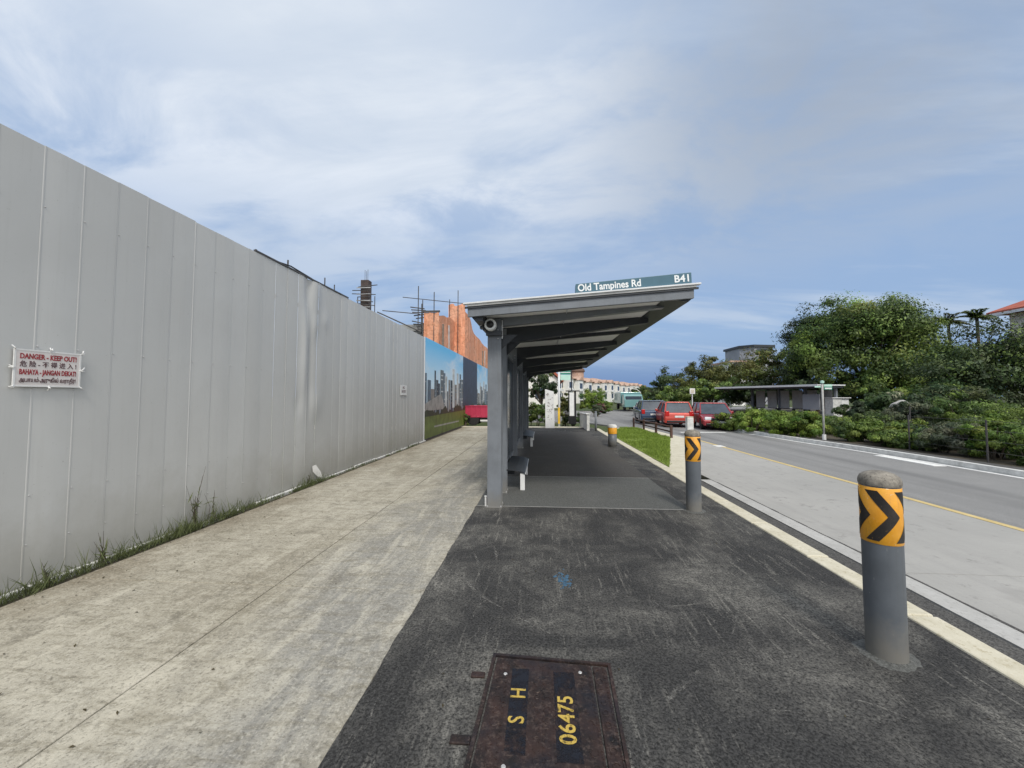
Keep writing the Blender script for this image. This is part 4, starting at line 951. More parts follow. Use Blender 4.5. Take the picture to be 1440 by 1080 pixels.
weed((-3.92, 6.5, -.02), .26, 'low weed beside the white plastic scrap', 95)
ps = root('plastic_scrap', (-3.95, 6.78, .05), 'white plastic scrap caught at the foot of the hoarding', 'litter')
MB().add([(-3.965, 6.68, .30), (-3.94, 6.75, .31), (-3.91, 6.86, .16), (-3.90, 6.90, .06), (-3.94, 6.80, .10), (-3.965, 6.70, .2), (-3.93, 6.78, .22)], [(0, 1, 6), (1, 2, 6), (2, 3, 4, 6), (4, 5, 6), (5, 0, 6)]).build('sheet', M['white'], ps).modifiers.new('Solid', 'SOLIDIFY').thickness = .003
# dry leaf litter on the walkway
C_ = []; 
for k in range(420):
    x = -3.84 + abs(g.normal()) * .55; y = g.uniform(1.2, 14); C_.append((x, y, .006))
for k in range(120): C_.append((g.uniform(-3.6, 2.3), g.uniform(1.2, 12), .007))
C_ = np.array(C_); s = g.uniform(.008, .028, len(C_)); lo, hi = (np.array(x) for x in tints('dry'))
o = bpy.data.objects.new('leaf_litter', leaves_mesh('leaf_litter', C_, np.tile([0, 0, 1.], (len(C_), 1)) + g.normal(size=C_.shape) * .2, g.normal(size=C_.shape), s, s * .5, (lo + (hi - lo) * g.random((len(C_), 1))) * .5)); COL.objects.link(o)
tag(o, 'scattered dry leaf litter on the walkway', 'leaves', None, 'stuff')

# ------------------------------------------------------------------ building site behind the hoarding
st = root('netted_building', (-9, 40, 0), 'half built block wrapped in orange safety netting behind the mural', 'building')
def wob(seed, y0, y1, x, z0, ztop, n=26):
    rr = random.Random(seed); b = MB(); m = 14; vs = []; fs = []
    for i in range(n + 1):
        y = y0 + (y1 - y0) * i / n; zt = ztop(y)
        for j in range(m + 1):
            z = z0 + (zt - z0) * j / m
            vs.append((x + .16 * math.sin(i * 1.9 + j * .35) * (.5 + .5 * math.sin(j * .9)) + rr.uniform(-.05, .05), y, z + rr.uniform(-.04, .04)))
    for i in range(n):
        for j in range(m): a = i * (m + 1) + j; fs.append((a, a + m + 1, a + m + 2, a + 1))
    return b.add(vs, fs)
MB().box(-18, -8.3, 30.6, 62, -.2, 7.2).build('frame_block', M['grey_concrete'], st)
wob(1, 30, 62, -7.9, 1.0, lambda y: 7.75 + .55 * min(1, (y - 30) / 3.2) + .08 * math.sin((y - 30) * 1.9) + (.25 if y > 42 else 0)).build('side_netting', M['net'], st, smooth=True)
b = MB(); n = 10; vs = []; fs = []; rr = random.Random(6)
for i in range(n + 1):
    for j in range(9): vs.append((-9.1 + 1.2 * i / n, 30.0 + rr.uniform(-.05, .05), 1 + (7.0) * j / 8))
for i in range(n):
    for j in range(8): a = i * 9 + j; fs.append((a, a + 9, a + 10, a + 1))
b.add(vs, fs).build('front_netting', M['net'], st, smooth=True)
MB().box(-9.2, -7.85, 29.95, 30.1, 8.03, 8.16).build('ledger', M['scaf'], st)
b = MB(); vs = []; fs = []
for (xa, ya, xb, yb, zt) in ((-8.5, 35.6, -7.0, 35.6, 9.9), (-7.0, 35.6, -7.0, 46, 9.3)):
    k = 9
    for i in range(k):
        u, v = i / k, (i + 1) / k; wb = lambda t: .12 * math.sin(t * 9)
        b.add([(xa + (xb - xa) * u + wb(u), ya + (yb - ya) * u, 4), (xa + (xb - xa) * v + wb(v), ya + (yb - ya) * v, 4), (xa + (xb - xa) * v + wb(v), ya + (yb - ya) * v, zt - (0 if xa != xb else 1.9 * v) + wb(v)), (xa + (xb - xa) * u + wb(u), ya + (yb - ya) * u, zt - (0 if xa != xb else 1.9 * u) + wb(u))], [(0, 1, 2, 3)])
b.build('tower_netting', M['net'], st, smooth=True)
MB().box(-12, -7.3, 36, 46, 3, 7.6).build('stair_core', M['grey_concrete'], st)
b = MB(); rr = random.Random(13)
for x, y, z in ((-9.55, 30, 10.1), (-9.2, 30, 9.0), (-9.4, 30.4, 8.8), (-8.3, 30, 9.6), (-7.6, 35.5, 11.2), (-8.4, 35.6, 10.4)): b.tube([(x, y, .0), (x, y, z)], .04, 6)
for z in (9.25,): b.tube([(-10.8, 30, z), (-5.9, 33, z + .05)], .03, 6)
for k in range(14):
    z = 5.6 + k * .22; b.tube([(-9.75 + rr.uniform(-.5, .1), 30 + rr.uniform(-.2, .2), z), (-9.15 + rr.uniform(0, .3), 30.1, z + rr.uniform(-.25, .25))], .045, 6)
b.tube([(-12.4, 29, 7.9), (-9.3, 30, 6.5)], .05, 6).tube([(-12, 29, 8.0), (-9.4, 30, 7.9)], .035, 6)
b.build('scaffold_tubes', M['scaf'], st)
# brown boards streaked down the netting
b = MB()
for k in range(12):
    y = 31 + k * 2.1 + rr.uniform(-.5, .5); b.box(-7.83, -7.70, y, y + .10, 2.0, 7.4 + rr.uniform(-.5, .4), k % 2)
b.build('scaffold_standard', [M['bark_pale'], M['scaf_pale']], st)
def scaf_column(loc, h, w, label):
    r = root('scaffolded_column', loc, label, 'column', None, world=False); rr = random.Random(int(h * 10))
    MB().box(-w / 2, w / 2, -w / 2, w / 2, -.2, h).build('formwork', M['formwork'], r, bevel=.02)
    b = MB()
    for x, y in ((-w * .75, -w * .7), (w * .85, -w * .7), (-w * .75, w * .7), (w * .85, w * .7)): b.tube([(x, y, 0), (x, y, h * (.80 + .1 * rr.random()))], .035, 6)
    for k in range(16):
        z = h - .6 - k * .26; L_ = rr.uniform(.7, 1.6) * w
        b.tube([(-w * .6 - L_ * rr.random(), -w * .72, z), (w * .6 + L_ * rr.random(), -w * .72, z + rr.uniform(-.22, .22))], .035, 6)
    b.build('scaffold_tubes', M['scaf'], r)
    c = MB()
    for k in range(5): z = h - .7 - k * .5; c.box(-w * .9, w * .9, -w * .76, -w * .70, z, z + .07)
    c.build('walkway_board', M['scaf_pale'], r)
    d = MB()
    for x in (-.18, .02, .2): d.tube([(x * w, 0, h), (x * w, 0, h + rr.uniform(.5, 1.0))], .016, 5)
    d.build('starter_bar', M['scaf'], r)
    return r
scaf_column((-13.75, 30, 0), 10.6, .62, 'dark formwork column ringed with scaffold tubes above the hoarding')
def site_pole(loc, h, label, arm=0):
    r = root('site_pole', loc, label, 'pole', 'thin poles showing over the hoarding', world=False)
    MB().tube([(0, 0, 0), (0, 0, h)], .022, 6).build('tube', M['scaf'], r)
    b = MB(); b.box(-.05, .05, -.05, .05, h - .42, h - .34); 
    if arm: b.tube([(-arm, 0, h - .5), (arm * .6, .1, h - .52)], .02, 6)
    b.build('clamp', M['scaf'], r)
site_pole((-7, 9.14, 0), 5.12, 'slim pole over the hoarding, nearest to the camera')
site_pole((-7, 10.37, 0), 5.28, 'slim pole with dark clamp over the buckled panel')
site_pole((-8.5, 15.6, 0), 6.1, 'slim pole with a cross tube left of the scaffolded column', .7)
site_pole((-8, 14.0, 0), 5.9, 'plain pole just past the buckled panel')
cb = root('sagging_cable', (-6, 9, 4.6), 'dark cable sagging along the top of the hoarding', 'cable')
MB().tube([(-5.6, 6.9, 4.25), (-5.6, 7.6, 4.33), (-5.6, 8.4, 4.42), (-5.6, 9.2, 4.38), (-5.6, 10.4, 4.2)], .016, 6).build('strand', M['black'], cb)

# red pickup parked across the end of the walkway
def wheel(mb_parent, x, y, z, r, w, side=1):
    t = MB().lathe([(r * .62, -w / 2), (r * .95, -w / 2), (r, -w * .3), (r, w * .3), (r * .95, w / 2), (r * .62, w / 2)], 24, 0, (x, y, z), 'x' if side in (2, -2) else 'y').build('wheel', M['rubber'], mb_parent, smooth=False)
    rim = MB().lathe([(0, -w * .42), (r * .2, -w * .46), (r * .6, -w * .36), (r * .62, w * .36), (r * .2, w * .46), (0, w * .42)], 18, 0, (x, y, z), 'x' if side in (2, -2) else 'y', cap=False).build('rim', M['brushed'], t)
    return t
RED = paint('car_red', (.52, .045, .10)); MAROON = paint('car_maroon', (.28, .02, .03)); BLUE = paint('car_blue_grey', (.03, .055, .11)); SILVER = paint('car_silver', (.30, .33, .36)); TEAL = paint('lorry_teal', (.15, .30, .30)); SRED = paint('car_bright_red', (.48, .05, .03)); WHITE_C = paint('car_white', (.72, .72, .7))
pk = root('pickup_truck', (-2.4, 21.3, 0), 'red pickup truck parked across the end of the walkway', 'pickup truck')
MB().box(-4.05, -2.45, 20.6, 22.0, .42, .50).box(-4.05, -2.45, 20.6, 20.65, .5, 1.02).box(-4.05, -2.45, 21.95, 22.0, .5, 1.02).box(-4.05, -4.0, 20.65, 21.95, .5, 1.02).build('cargo_bed', RED, pk, bevel=.01)
b = MB()
for x in np.arange(-3.95, -2.5, .26): b.box(x, x + .05, 20.575, 20.598, .50, .98)
b.box(-4.05, -2.45, 20.57, 20.598, .985, 1.03).build('bed_rib', RED, pk)
b = MB(); b.prism([(-2.40, .42), (-.86, .42), (-.84, .95), (-1.15, 1.02), (-1.55, 1.70), (-2.40, 1.72)], 20.62, 21.98, 0, 'y'); b.build('cab', RED, pk, bevel=.04)
MB().prism([(-2.25, 1.05), (-1.28, 1.05), (-1.60, 1.60), (-2.25, 1.62)], 20.605, 20.625, 0, 'y').build('window', M['window'], pk)
MB().box(-4.0, -.9, 20.75, 21.85, .30, .41).build('chassis', M['black'], pk)
for x, y in ((-3.55, 20.72), (-3.55, 21.88), (-1.3, 20.72), (-1.3, 21.88)): wheel(pk, x, y, .29, .29, .2)
MB().box(-3.2, -2.6, 20.60, 20.66, .22, .30).build('side_guard', M['white'], pk)
MB().box(-4.08, -4.04, 20.65, 20.85, .55, .72).build('tail_lamp', M['lamp_red'], pk)
bush((-4.15, 20.3, -.1), [((.15, 0, .42), (.34, .25, .4)), ((-.2, 0, .35), (.3, .25, .35))], 16, 1300, .085, 'mid', 'small shrub in front of the red pickup', 49, 'shrubs along the junction')

# ------------------------------------------------------------------ cars
def car(loc, rot, col, L, W, H, label, wagon=True):
    """nose towards local -y"""
    r = root('parked_car', loc, label, 'car', 'cars waiting on the road', world=False); r.rotation_euler.z = rot; r.scale = (.88, .88, .88)
    wr = .31; ya, yb = -L / 2 + .82, L / 2 - .78; hb = H * .58
    def arch(yc): return [(yc - .37 * math.cos(a), .30 + .37 * math.sin(a)) for a in np.linspace(0, PI, 9)]
    prof = [(-L / 2 + .02, .24)] + arch(ya) + arch(yb) + [(L / 2 - .02, .26), (L / 2, .55), (L / 2 - .05, hb - .05), (L / 2 - .12, hb), (-L / 2 + 1.15, hb + .01), (-L / 2 + .35, hb - .14), (-L / 2 + .05, hb - .28), (-L / 2, .5)]
    b = MB(); n = len(prof)
    rows = []
    for u, k in ((-1, .0), (-.93, 1.), (.93, 1.), (1, .0)): rows.append((u * W / 2, k))
    vs = []
    for x, k in rows:
        for (y, z) in prof:
            s = 1 if k else .975
            zz = z if k else .30 + (z - .30) * .90 + .02
            vs.append((x, y * s, zz))
    fs = [tuple(range(n))[::-1], tuple(range(3 * n, 4 * n))]
    for q in range(3):
        for i in range(n): j = (i + 1) % n; fs.append((q * n + i, q * n + j, (q + 1) * n + j, (q + 1) * n + i))
    body = b.add(vs, fs).build('body', col, r, bevel=.025)
    # greenhouse
    y0, y1, y2, y3 = -L / 2 + 1.0, -L / 2 + 1.75, (L / 2 - .50 if wagon else L / 2 - 1.15), (L / 2 - .14 if wagon else L / 2 - .55)
    wb, wt = W / 2 * .93, W / 2 * .76; zt = H - .05
    base = [(-wb, y0, hb), (wb, y0, hb), (wb, y3, hb), (-wb, y3, hb)]; top = [(-wt, y1, zt), (wt, y1, zt), (wt, y2, zt), (-wt, y2, zt)]
    MB().add(base + top, [(3, 2, 1, 0), (4, 5, 6, 7), (0, 1, 5, 4), (1, 2, 6, 5), (2, 3, 7, 6), (3, 0, 4, 7)]).build('windows', M['window'], r)
    MB().prism([(-wt - .01, y1 - .04), (wt + .01, y1 - .04), (wt + .01, y2 + .05), (-wt - .01, y2 + .05)], zt + .002, H).build('roof', col, r, bevel=.03)
    b = MB()
    for i in range(4):
        p_, q_ = Vector(base[i]), Vector(top[i]); b.tube([p_ * 1.0, q_ * 1.0], .042, 6)
    for s in (-1, 1):
        m0, m1 = Vector((s * wb, (y0 + y3) / 2, hb)), Vector((s * wt, (y1 + y2) / 2, zt)); b.tube([m0, m1], .04, 6)
    b.build('pillars', col, r)
    for s in (-1, 1):
        MB().box(s * W / 2 - .10, s * W / 2 + .10, y0 + .28, y0 + .40, hb + .02, hb + .16).build('mirror', col, r, bevel=.02)
        MB().box(s * W * .36 - .17, s * W * .36 + .17, -L / 2 - .004, -L / 2 + .12, .56, .72).build('headlight', M['lamp_clear'], r, bevel=.02)
        MB().box(s * W * .40 - .11, s * W * .40 + .11, L / 2 - .13, L / 2 + .006, .68, .98).build('tail_lamp', M['lamp_red'], r, bevel=.02)
        for y in (ya, yb): wheel(r, s * (W / 2 - .11), y, wr, wr, .2, 2)
    MB().box(-.5, .5, -L / 2 - .012, -L / 2 + .05, .50, .66).build('grille', M['black'], r, bevel=.01)
    MB().box(-W * .42, W * .42, -L / 2 - .03, -L / 2 + .06, .26, .38).build('bumper', M['black'], r, bevel=.02); MB().box(-W * .42, W * .42, L / 2 - .06, L / 2 + .03, .30, .42).build('bumper', M['black'], r, bevel=.02)
    MB().box(-.26, .26, -L / 2 - .04, -L / 2 - .031, .40, .50).box(-.26, .26, L / 2 + .012, L / 2 + .020, .60, .71).build('number_plate', M['plate_white'], r)
    return r
car((8.85, 21.6, -.12), R(-9), MAROON, 3.9, 1.78, 1.48, 'maroon car nearest the hedge, facing the camera')
car((6.85, 26.0, -.12), R(173), BLUE, 4.3, 1.78, 1.58, 'dark blue people carrier half hidden by the bright red car')
car((7.35, 23.2, -.12), R(174), SRED, 3.9, 1.7, 1.52, 'bright red car seen from behind, beside the maroon car')
car((8.6, 34.5, -.12), R(174), SILVER, 4.0, 1.6, 1.30, 'grey silver car furthest along the line of traffic')
lo_ = root('box_lorry', (10.0, 46.5, -.12), 'teal box lorry beyond the cars at the junction', 'lorry')
MB().box(8.9, 11.1, 46.0, 50.0, .75, 2.0).build('cargo_box', TEAL, lo_, bevel=.03)
MB().prism([(44.4, .35), (45.9, .35), (45.9, 1.75), (44.9, 1.75), (44.4, 1.15)], 9.0, 11.0, 0, 'x').build('cab', TEAL, lo_, bevel=.05)
MB().box(9.15, 10.85, 44.42, 44.62, 1.02, 1.55, 0, None).build('windscreen', M['window'], lo_)
MB().box(9.2, 10.8, 45.9, 49.8, .35, .74).build('chassis', M['black'], lo_)
for x in (9.15, 10.85):
    for y in (45.2, 48.9): wheel(lo_, x, y, .33, .33, .24, 2)

# ------------------------------------------------------------------ poles, signs, panels at the far end
tt = root('info_totem', (.37, 19.25, 0), 'tall white speckled totem panel at the end of the shelter', 'sign')
b = MB(); b.prism([(.16, 0), (.60, 0), (.57, 1.74), (.15, 1.86)], 19.2, 19.32, 0, 'y'); b.build('panel', M['white'], tt, bevel=.008)
b = MB(); rr = random.Random(17)
for k in range(36):
    z = rr.uniform(.35, 1.7); x = rr.uniform(.20, .50); b.box(x, x + rr.uniform(.02, .07), 19.196, 19.2, z, z + rr.uniform(.01, .03))
b.build('print_lines', M['letter_dark'], tt)
bp = root('bus_stop_pole', (.86, 20.2, 0), 'pale bus stop pole with teal and mint flag plates', 'sign')
MB().tube([(.86, 20.2, -.1), (.86, 20.2, 3.25)], .055, 10).build('pole', M['trim_light'], bp, smooth=True)
MB().box(.93, 1.44, 20.17, 20.21, 2.62, 2.82).build('flag_plate', M['green_sign'], bp); MB().box(.93, 1.44, 20.165, 20.212, 2.70, 2.74).build('stripe', M['white'], bp)
MB().box(.93, 1.44, 20.17, 20.21, 2.33, 2.60).build('flag_plate', M['mint'], bp); MB().box(.80, .90, 20.12, 20.14, .15, .95).build('yellow_tag', M['ct_yellow'], bp)
ip = root('notice_panel', (1.62, 22.0, 0), 'white notice panel with dark frame under a slim blue topped pole', 'sign')
MB().box(1.50, 1.76, 21.97, 22.02, .45, 1.72).build('panel', M['white'], ip); MB().box(1.44, 1.50, 21.95, 22.04, 0, 1.78).box(1.76, 1.86, 21.95, 22.04, 0, 1.78).box(1.30, 2.05, 21.94, 22.05, 1.78, 1.84).box(1.44, 1.86, 21.96, 22.03, .0, .45).build('frame', M['black'], ip)
MB().tube([(1.62, 22, 1.84), (1.62, 22, 3.3)], .03, 8).build('pole', M['steel_dark'], ip); MB().box(1.50, 1.76, 21.98, 22.02, 3.25, 3.50).build('plate', M['blue_sign'], ip)
sp = root('street_name_pole', (9.98, 15.0, 0), 'slim grey pole with a small green street name plate by the hedge', 'sign')
MB().tube([(9.98, 15, -.1), (9.98, 15, 1.98)], .032, 10).build('pole', M['gutter'], sp, smooth=True); MB().lathe([(.06, 1.98), (.06, 2.06), (.0, 2.08)], 10, 0, (9.98, 15, 0), cap=False).build('cap', M['mint'], sp)
MB().tube([(9.98, 15, -.1), (9.98, 15, .16)], .06, 10).build('foot', M['white'], sp)
MB().box(10.03, 10.30, 14.98, 15.01, 1.86, 1.94).build('name_plate', M['mint'], sp); MB().box(10.03, 10.30, 14.98, 15.01, 1.745, 1.855).build('name_plate', M['green_sign'], sp); MB().box(10.05, 10.28, 14.972, 14.979, 1.77, 1.82).build('plate_print', M['white'], sp); MB().box(9.72, 9.92, 14.99, 15.01, 1.83, 1.88).build('name_plate', M['mint'], sp)
rs = root('road_sign', (8.75, 24, 0), 'small pale square road sign on a thin pole behind the cars', 'sign')
MB().tube([(8.75, 24, -.1), (8.75, 24, 1.75)], .03, 8).build('pole', M['trim_light'], rs); MB().box(8.60, 8.90, 23.94, 23.965, 1.66, 1.98).build('plate', M['white'], rs, bevel=.01); MB().box(8.66, 8.84, 23.93, 23.939, 1.72, 1.92).build('plate_print', M['kerb'], rs)
sl_ = root('street_lamp', (13.6, 56, -.1), 'pale street lamp with a curved arm above the junction', 'street lamp')
MB().tube([(13.6, 56, -.1), (13.6, 56, 1.6), (13.5, 56, 2.1), (13.1, 56, 2.45), (12.5, 56, 2.6)], [.08, .07, .06, .05, .05], 8).build('pole', M['white'], sl_, smooth=True); MB().box(12.05, 12.55, 55.9, 56.1, 2.55, 2.66).build('lamp_head', M['white'], sl_, bevel=.03)

# far bus shelter (across the road) and cabinet
fs_ = root('far_bus_shelter', (20.95, 38, -.05), 'low flat roofed bus shelter with grey panels across the road', 'bus shelter', world=False)
fs_.rotation_euler.z = math.atan2(33 - 43, 22.68 - 19.19)
MB().box(-5.3, 5.3, -1.5, 1.4, 2.40, 2.50).build('roof', M['trim_light'], fs_, bevel=.02)
MB().box(-5.2, 5.2, -1.4, 1.3, 2.24, 2.40).build('ceiling', M['steel_dark'], fs_)
MB().box(-5.31, 5.31, -1.54, -1.5, 2.36, 2.52).build('fascia', M['trim_light'], fs_)
for k in range(6):
    x = -2.6 + k * 1.25; MB().box(x, x + .95, .9, .95, .45, 2.1).build('back_panel', M['gutter'], fs_)
for x in (-3.0, -.1, 2.4, 4.9): MB().box(x - .09, x + .09, .78, .96, 0, 2.26).build('post', M['steel'], fs_)
MB().box(-2.6, 2.4, .3, .7, .45, .52).build('bench_seat', M['steel_dark'], fs_); MB().box(3.0, 4.4, -.2, -.1, .5, 1.75).build('advert_panel', M['grey_wall'], fs_)
for x in (-1.6, .0, 1.6): MB().box(x - .04, x + .04, .35, .65, 0, .45).build('bench_leg', M['steel_dark'], fs_)
cab = root('utility_cabinet', (23.0, 33, -.05), 'white utility cabinet at the right end of the far shelter', 'cabinet')
MB().box(22.5, 23.15, 32.7, 33.6, -.05, 1.38).build('side_body', M['white_dirty'], cab, bevel=.02); MB().box(23.18, 23.7, 32.75, 33.6, .2, 1.38).build('door', M['white'], cab, bevel=.02)
MB().box(22.42, 23.78, 32.62, 33.68, 1.38, 1.44).build('lid', M['white'], cab)

# ------------------------------------------------------------------ houses
def terrace(loc, rot, label, i):
    r = root('terrace_house', loc, label, 'house', 'row of cream terrace houses', world=False); r.rotation_euler.z = rot
    W = 6.6; D = 9
    MB().box(-W / 2, W / 2, 0, D, -.3, 6.2).build('wall', M['cream_wall'] if i % 3 else M['white_wall'], r)
    b = MB(); b.add([(-W / 2 - .2, -.7, 6.1), (W / 2 + .2, -.7, 6.1), (W / 2 + .2, D + .5, 6.1), (-W / 2 - .2, D + .5, 6.1), (-W / 2 + .9, D / 2, 7.4), (W / 2 - .9, D / 2, 7.4)], [(3, 2, 1, 0), (0, 1, 5, 4), (1, 2, 5), (2, 3, 4, 5), (3, 0, 4)]); rf = b.build('roof', M['tile_orange'], r)
    b = MB(); b.add([(-1.7, -1.5, 5.75), (1.7, -1.5, 5.75), (0, -1.5, 6.75), (-1.7, 3, 5.75), (1.7, 3, 5.75), (0, 3, 6.75)], [(0, 1, 2), (3, 5, 4), (0, 2, 5, 3), (1, 4, 5, 2)]); b.build('porch_roof', M['tile_orange'], r)
    MB().box(-1.5, 1.5, -1.3, -.002, -.3, 5.9).build('bay', M['white_wall'], r)
    for x in (-2.4, 2.4):
        for z in (1.0, 3.6): MB().box(x - .55, x + .55, -.06, -.001, z, z + 1.35).build('window', M['window'], r)
    for z in (1.0, 3.6): MB().box(-.95, .95, -1.36, -1.302, z, z + 1.4).build('window', M['window'], r)
    MB().box(-1.6, 1.6, -1.75, -1.37, 2.9, 3.4).build('balcony', M['white'], r)
    return r
P0, P1 = Vector((1.2, 87.6)), Vector((44, 176)); d = (P1 - P0); n = 14; ang = math.atan2(d.y, d.x)
first = None
for i in range(n):
    c = P0 + d * ((i + .5) / n)
    if first is None: first = terrace((c.x, c.y, -.2), ang, 'x', 0); hse = first; second = terrace((0, 0, 0), ang, 'x', 1); cur = first
    else:
        cur = second if i == 1 else copy_tree(second if i % 3 else first)
    cur.location = (c.x, c.y, -.2 + .25 * math.sin(i * 1.3)); cur.rotation_euler.z = ang
    cur['label'] = 'white terrace house with orange tiled roof, nearest end of the far row' if i == 0 else 'cream or white terrace house with orange tiled roof further along the far row'
gh = root('gabled_house', (-1.5, 60, 0), 'white gabled house with dark red roof seen under the shelter roof', 'house')
MB().prism([(-10.5, -.2), (2.4, -.2), (2.4, 4.2), (-4.05, 9.6), (-10.5, 4.2)], 60, 72, 0, 'y').build('wall', M['white_wall'], gh)
b = MB()
b.add([(3.2, 59.5, 3.7), (-4.05, 59.5, 9.8), (-4.05, 72.4, 9.8), (3.2, 72.4, 3.7), (3.2, 59.5, 4.15), (-4.05, 59.5, 10.25), (-4.05, 72.4, 10.25), (3.2, 72.4, 4.15)], [(0, 3, 2, 1), (4, 5, 6, 7), (0, 1, 5, 4), (2, 3, 7, 6), (0, 4, 7, 3)])
b.add([(-11.3, 59.5, 3.7), (-4.06, 59.5, 9.8), (-4.06, 72.4, 9.8), (-11.3, 72.4, 3.7), (-11.3, 59.5, 4.15), (-4.06, 59.5, 10.25), (-4.06, 72.4, 10.25), (-11.3, 72.4, 4.15)], [(0, 3, 2, 1), (4, 5, 6, 7), (0, 1, 5, 4), (2, 3, 7, 6), (0, 4, 7, 3)])
b.build('roof', M['tile_red'], gh)
for x in (-7.5, -4.2, -1.0):
    MB().box(x, x + 1.6, 59.93, 59.999, 1.2, 2.8).build('window', M['window'], gh)
MB().box(-2.6, -1.2, 59.95, 59.999, 4.6, 5.7).build('window', M['window'], gh)
MB().box(-2.4, -1.9, 57, 57.4, -.2, 3.3).build('gate_pillar', M['white_wall'], gh)
tu = root('roof_turret', (10.2, 116, 0), 'round brown turret rising behind the nearest terrace roof', 'turret')
MB().lathe([(1.9, -.2), (1.9, 8.6)], 20, 0, (10.2, 116, 0)).build('drum', M['tile_orange'], tu); MB().lathe([(2.2, 8.6), (2.2, 8.9), (2.0, 9.5), (1.3, 9.8), (0, 9.9)], 20, 0, (10.2, 116, 0)).build('dome', M['tile_brown'], tu, smooth=True)
hr = root('red_roofed_house', (54, 37, 0), 'house with red hipped roof rising over the trees at the right edge', 'house')
MB().box(48.6, 60, 28.2, 44.9, -.2, 10.1).build('wall', M['cream_wall'], hr)
b = MB(); e0, e1, f0, f1, zz0, zz1 = 47.5, 61.1, 27, 46, 10.15, 10.42
b.add([(e0, f0, zz0), (e1, f0, zz0), (e1, f1, zz0), (e0, f1, zz0), (e0, f0, zz1), (e1, f0, zz1), (e1, f1, zz1), (e0, f1, zz1), (54.3, 33.5, 14.0), (54.3, 39.5, 14.0)], [(0, 3, 2, 1), (0, 1, 5, 4), (1, 2, 6, 5), (2, 3, 7, 6), (3, 0, 4, 7), (4, 5, 8), (5, 6, 9, 8), (6, 7, 9), (7, 4, 8, 9)]); b.build('roof', M['tile_red'], hr)
MB().box(47.42, 47.497, 26.9, 46.1, 9.98, 10.25).build('eave_board', M['trim_light'], hr)
for y in (30, 34, 38, 42): MB().box(48.53, 48.599, y, y + 1.6, 7.6, 9.2).build('window', M['window'], hr)
gb = root('grey_block', (44.5, 92, 0), 'distant grey flat roofed block above the olive tree', 'building')
MB().prism([(44.0, 92), (46.0, 90), (50.5, 91), (50.5, 99), (44.0, 99)], -.2, 12.3).build('wall', M['grey_wall'], gb); MB().prism([(43.7, 91.8), (45.9, 89.6), (50.9, 90.7), (50.9, 99.3), (43.7, 99.3)], 12.3, 12.8).build('roof', M['steel_dark'], gb)
MB().add([(46.8, 90.12, 10.9), (50.2, 90.88, 10.9), (50.2, 90.88, 12.0), (46.8, 90.12, 12.0)], [(0, 1, 2, 3)]).build('window', M['window'], gb)
bw = root('white_villa', (37, 80, 0), 'white flat roofed villa half hidden below the grey block', 'house')
MB().box(35.6, 38.2, 78, 86, -.2, 8.0).build('wall', M['white_wall'], bw); MB().box(35.3, 38.5, 77.6, 86, 8.0, 8.3).build('roof', M['tile_orange'], bw); MB().box(36.2, 37.4, 77.93, 77.999, 6.4, 7.8).build('window', M['window'], bw)

# ------------------------------------------------------------------ camera, light, sky
cam = bpy.data.cameras.new('camera'); co = bpy.data.objects.new('camera', cam); COL.objects.link(co); sc.camera = co
cam.sensor_width = 36; cam.lens = 14.0; cam.shift_y = -9 / 1440; cam.clip_start = .05; cam.clip_end = 3000
co.location = (0, 0, 1.5); co.rotation_euler = (R(90 + 2.74), 0, math.atan(42 / 560))
SUN_EL, SUN_AZ = 49.0, 167.0      # azimuth clockwise from +Y: behind the camera, a little to its right
sd = bpy.data.lights.new('sun', 'SUN'); so = bpy.data.objects.new('sun', sd); COL.objects.link(so)
sd.energy = 2.45; sd.angle = R(12); sd.color = (1, .95, .87)
dv = Vector((math.sin(R(SUN_AZ)) * math.cos(R(SUN_EL)), math.cos(R(SUN_AZ)) * math.cos(R(SUN_EL)), math.sin(R(SUN_EL))))
so.rotation_euler = dv.to_track_quat('Z', 'Y').to_euler()
w = bpy.data.worlds.new('World'); sc.world = w; w.use_nodes = True
nt = w.node_tree; nd = nt.nodes; nd.clear(); Lk = nt.links.new
out = nd.new('ShaderNodeOutputWorld'); bg = nd.new('ShaderNodeBackground'); Lk(bg.outputs[0], out.inputs[0]); bg.inputs[1].default_value = .1
sky = nd.new('ShaderNodeTexSky'); sky.sky_type = 'NISHITA'; sky.sun_disc = False; sky.sun_elevation = R(SUN_EL); sky.sun_rotation = R(SUN_AZ)
sky.air_density = 1.0; sky.dust_density = 1.0; sky.ozone_density = 2.0
tc = nd.new('ShaderNodeTexCoord'); sx = nd.new('ShaderNodeSeparateXYZ'); Lk(tc.outputs['Generated'], sx.inputs[0])
def mth(op, a, b_=0.0, c_=None):
    m = nd.new('ShaderNodeMath'); m.operation = op
    for i, v in enumerate((a, b_)):
        if isinstance(v, (int, float)): m.inputs[i].default_value = v
        else: Lk(v, m.inputs[i])
    return m.outputs[0]
def mrange(v, a, b_, lo=0., hi=1., smooth=True):
    r = nd.new('ShaderNodeMapRange'); r.interpolation_type = 'SMOOTHSTEP' if smooth else 'LINEAR'; Lk(v, r.inputs[0])
    for i, q in enumerate((a, b_, lo, hi)): r.inputs[i + 1].default_value = q
    return r.outputs[0]
def mixc(f, a, b_):
    m = nd.new('ShaderNodeMix'); m.data_type = 'RGBA'
    if isinstance(f, (int, float)): m.inputs[0].default_value = f
    else: Lk(f, m.inputs[0])
    for i, v in ((6, a), (7, b_)):
        if isinstance(v, tuple): m.inputs[i].default_value = (*[c * 10 for c in v], 1)
        else: Lk(v, m.inputs[i])
    return m.outputs[2]
zz = mth('MAXIMUM', sx.outputs[2], 0.0); den = mth('ADD', zz, .22)
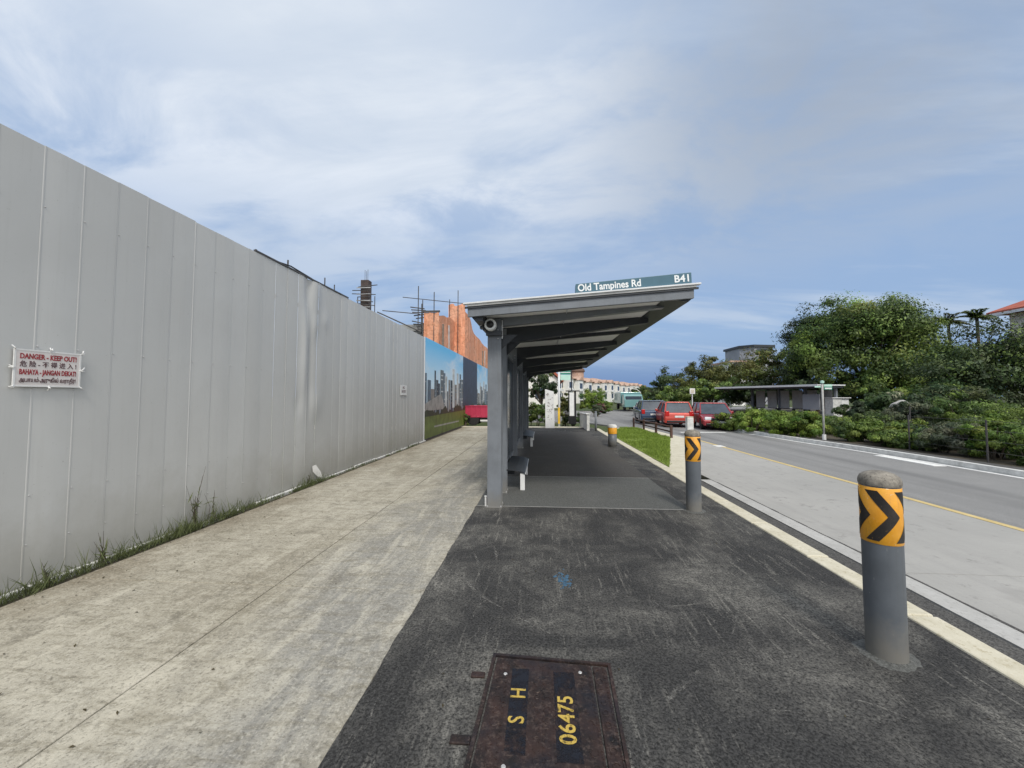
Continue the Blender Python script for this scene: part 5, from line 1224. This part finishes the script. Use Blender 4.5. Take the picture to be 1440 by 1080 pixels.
cx = nd.new('ShaderNodeCombineXYZ'); Lk(mth('DIVIDE', sx.outputs[0], den), cx.inputs[0]); Lk(mth('DIVIDE', sx.outputs[1], den), cx.inputs[1])
def cnoise(scale, det, rough, dist, rot=0, sc_=(1, 1, 1), loc=(0, 0, 0)):
    mp = nd.new('ShaderNodeMapping'); Lk(cx.outputs[0], mp.inputs[0]); mp.inputs['Scale'].default_value = sc_; mp.inputs['Rotation'].default_value = (0, 0, rot); mp.inputs['Location'].default_value = loc
    t = nd.new('ShaderNodeTexNoise'); Lk(mp.outputs[0], t.inputs[0]); t.inputs['Scale'].default_value = scale; t.inputs['Detail'].default_value = det; t.inputs['Roughness'].default_value = rough; t.inputs['Distortion'].default_value = dist
    return t.outputs[0]
wisp = cnoise(1.5, 8, .6, .5, R(-35), (1, 1.6, 1), (3.1, 1.7, 0)); soft = cnoise(.7, 4, .5, .3, R(20), (1, 1, 1), (.4, 2.2, 0)); streak = cnoise(1.2, 7, .6, .3, R(8), (.45, 1.7, 1), (7, 3, 0))
# clear part: the sky texture, veiled; deepened by the storm cloud low ahead
base = mixc(mrange(zz, .0, .30, .78, .85), sky.outputs[0], (.335, .485, .74))
base = mixc(mrange(zz, .01, .15, .9, 0.), base, (.155, .265, .51))
left = mrange(sx.outputs[0], .50, -.30)
veil = mixc(left, (.47, .545, .66), (.80, .86, .95))
high = mrange(zz, .16, .50)
f1 = mth('MULTIPLY', mrange(wisp, .36, .60, .22, 1.), high)
skyc = mixc(mth('MULTIPLY', f1, .95), base, veil)
skyc = mixc(mth('MULTIPLY', mth('MULTIPLY', left, mrange(zz, .34, .66)), mth('MULTIPLY', mrange(soft, .30, .62, .35, .85), 1.0)), skyc, (.74, .805, .89))
f2 = mth('MULTIPLY', mrange(streak, .46, .64), mrange(zz, .04, .13)); skyc = mixc(mth('MULTIPLY', f2, .62), skyc, (.58, .67, .80))
gdk = mth('MULTIPLY', mrange(sx.outputs[0], .02, .55), mrange(zz, .25, .62)); gdk = mth('MULTIPLY', gdk, mrange(wisp, .30, .60, .45, 1.)); skyc = mixc(mth('MULTIPLY', gdk, .8), skyc, (.33, .39, .49))
bank = mth('MULTIPLY', mrange(cnoise(2.6, 6, .6, .3, 0, (1, .5, 1), (1.2, 0, 0)), .52, .64), mth('MULTIPLY', mrange(zz, .045, .07), mrange(zz, .12, .085))); skyc = mixc(mth('MULTIPLY', bank, .6), skyc, (.50, .58, .72))
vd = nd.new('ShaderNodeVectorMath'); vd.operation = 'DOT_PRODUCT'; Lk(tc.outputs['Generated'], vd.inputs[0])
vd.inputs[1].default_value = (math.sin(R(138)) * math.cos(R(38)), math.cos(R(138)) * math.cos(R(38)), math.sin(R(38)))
glow = mth('MULTIPLY', mrange(vd.outputs['Value'], .42, .95), mrange(zz, .0, .12)); skyc = mixc(glow, skyc, (1.40, 1.41, 1.41))  # added bright lobe in the unseen sky behind right, lifts the hoarding
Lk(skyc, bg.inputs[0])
sc.view_settings.view_transform = 'Standard'; sc.view_settings.look = 'None'; sc.view_settings.exposure = 0; sc.view_settings.gamma = 1
sc.cycles.use_denoising = True
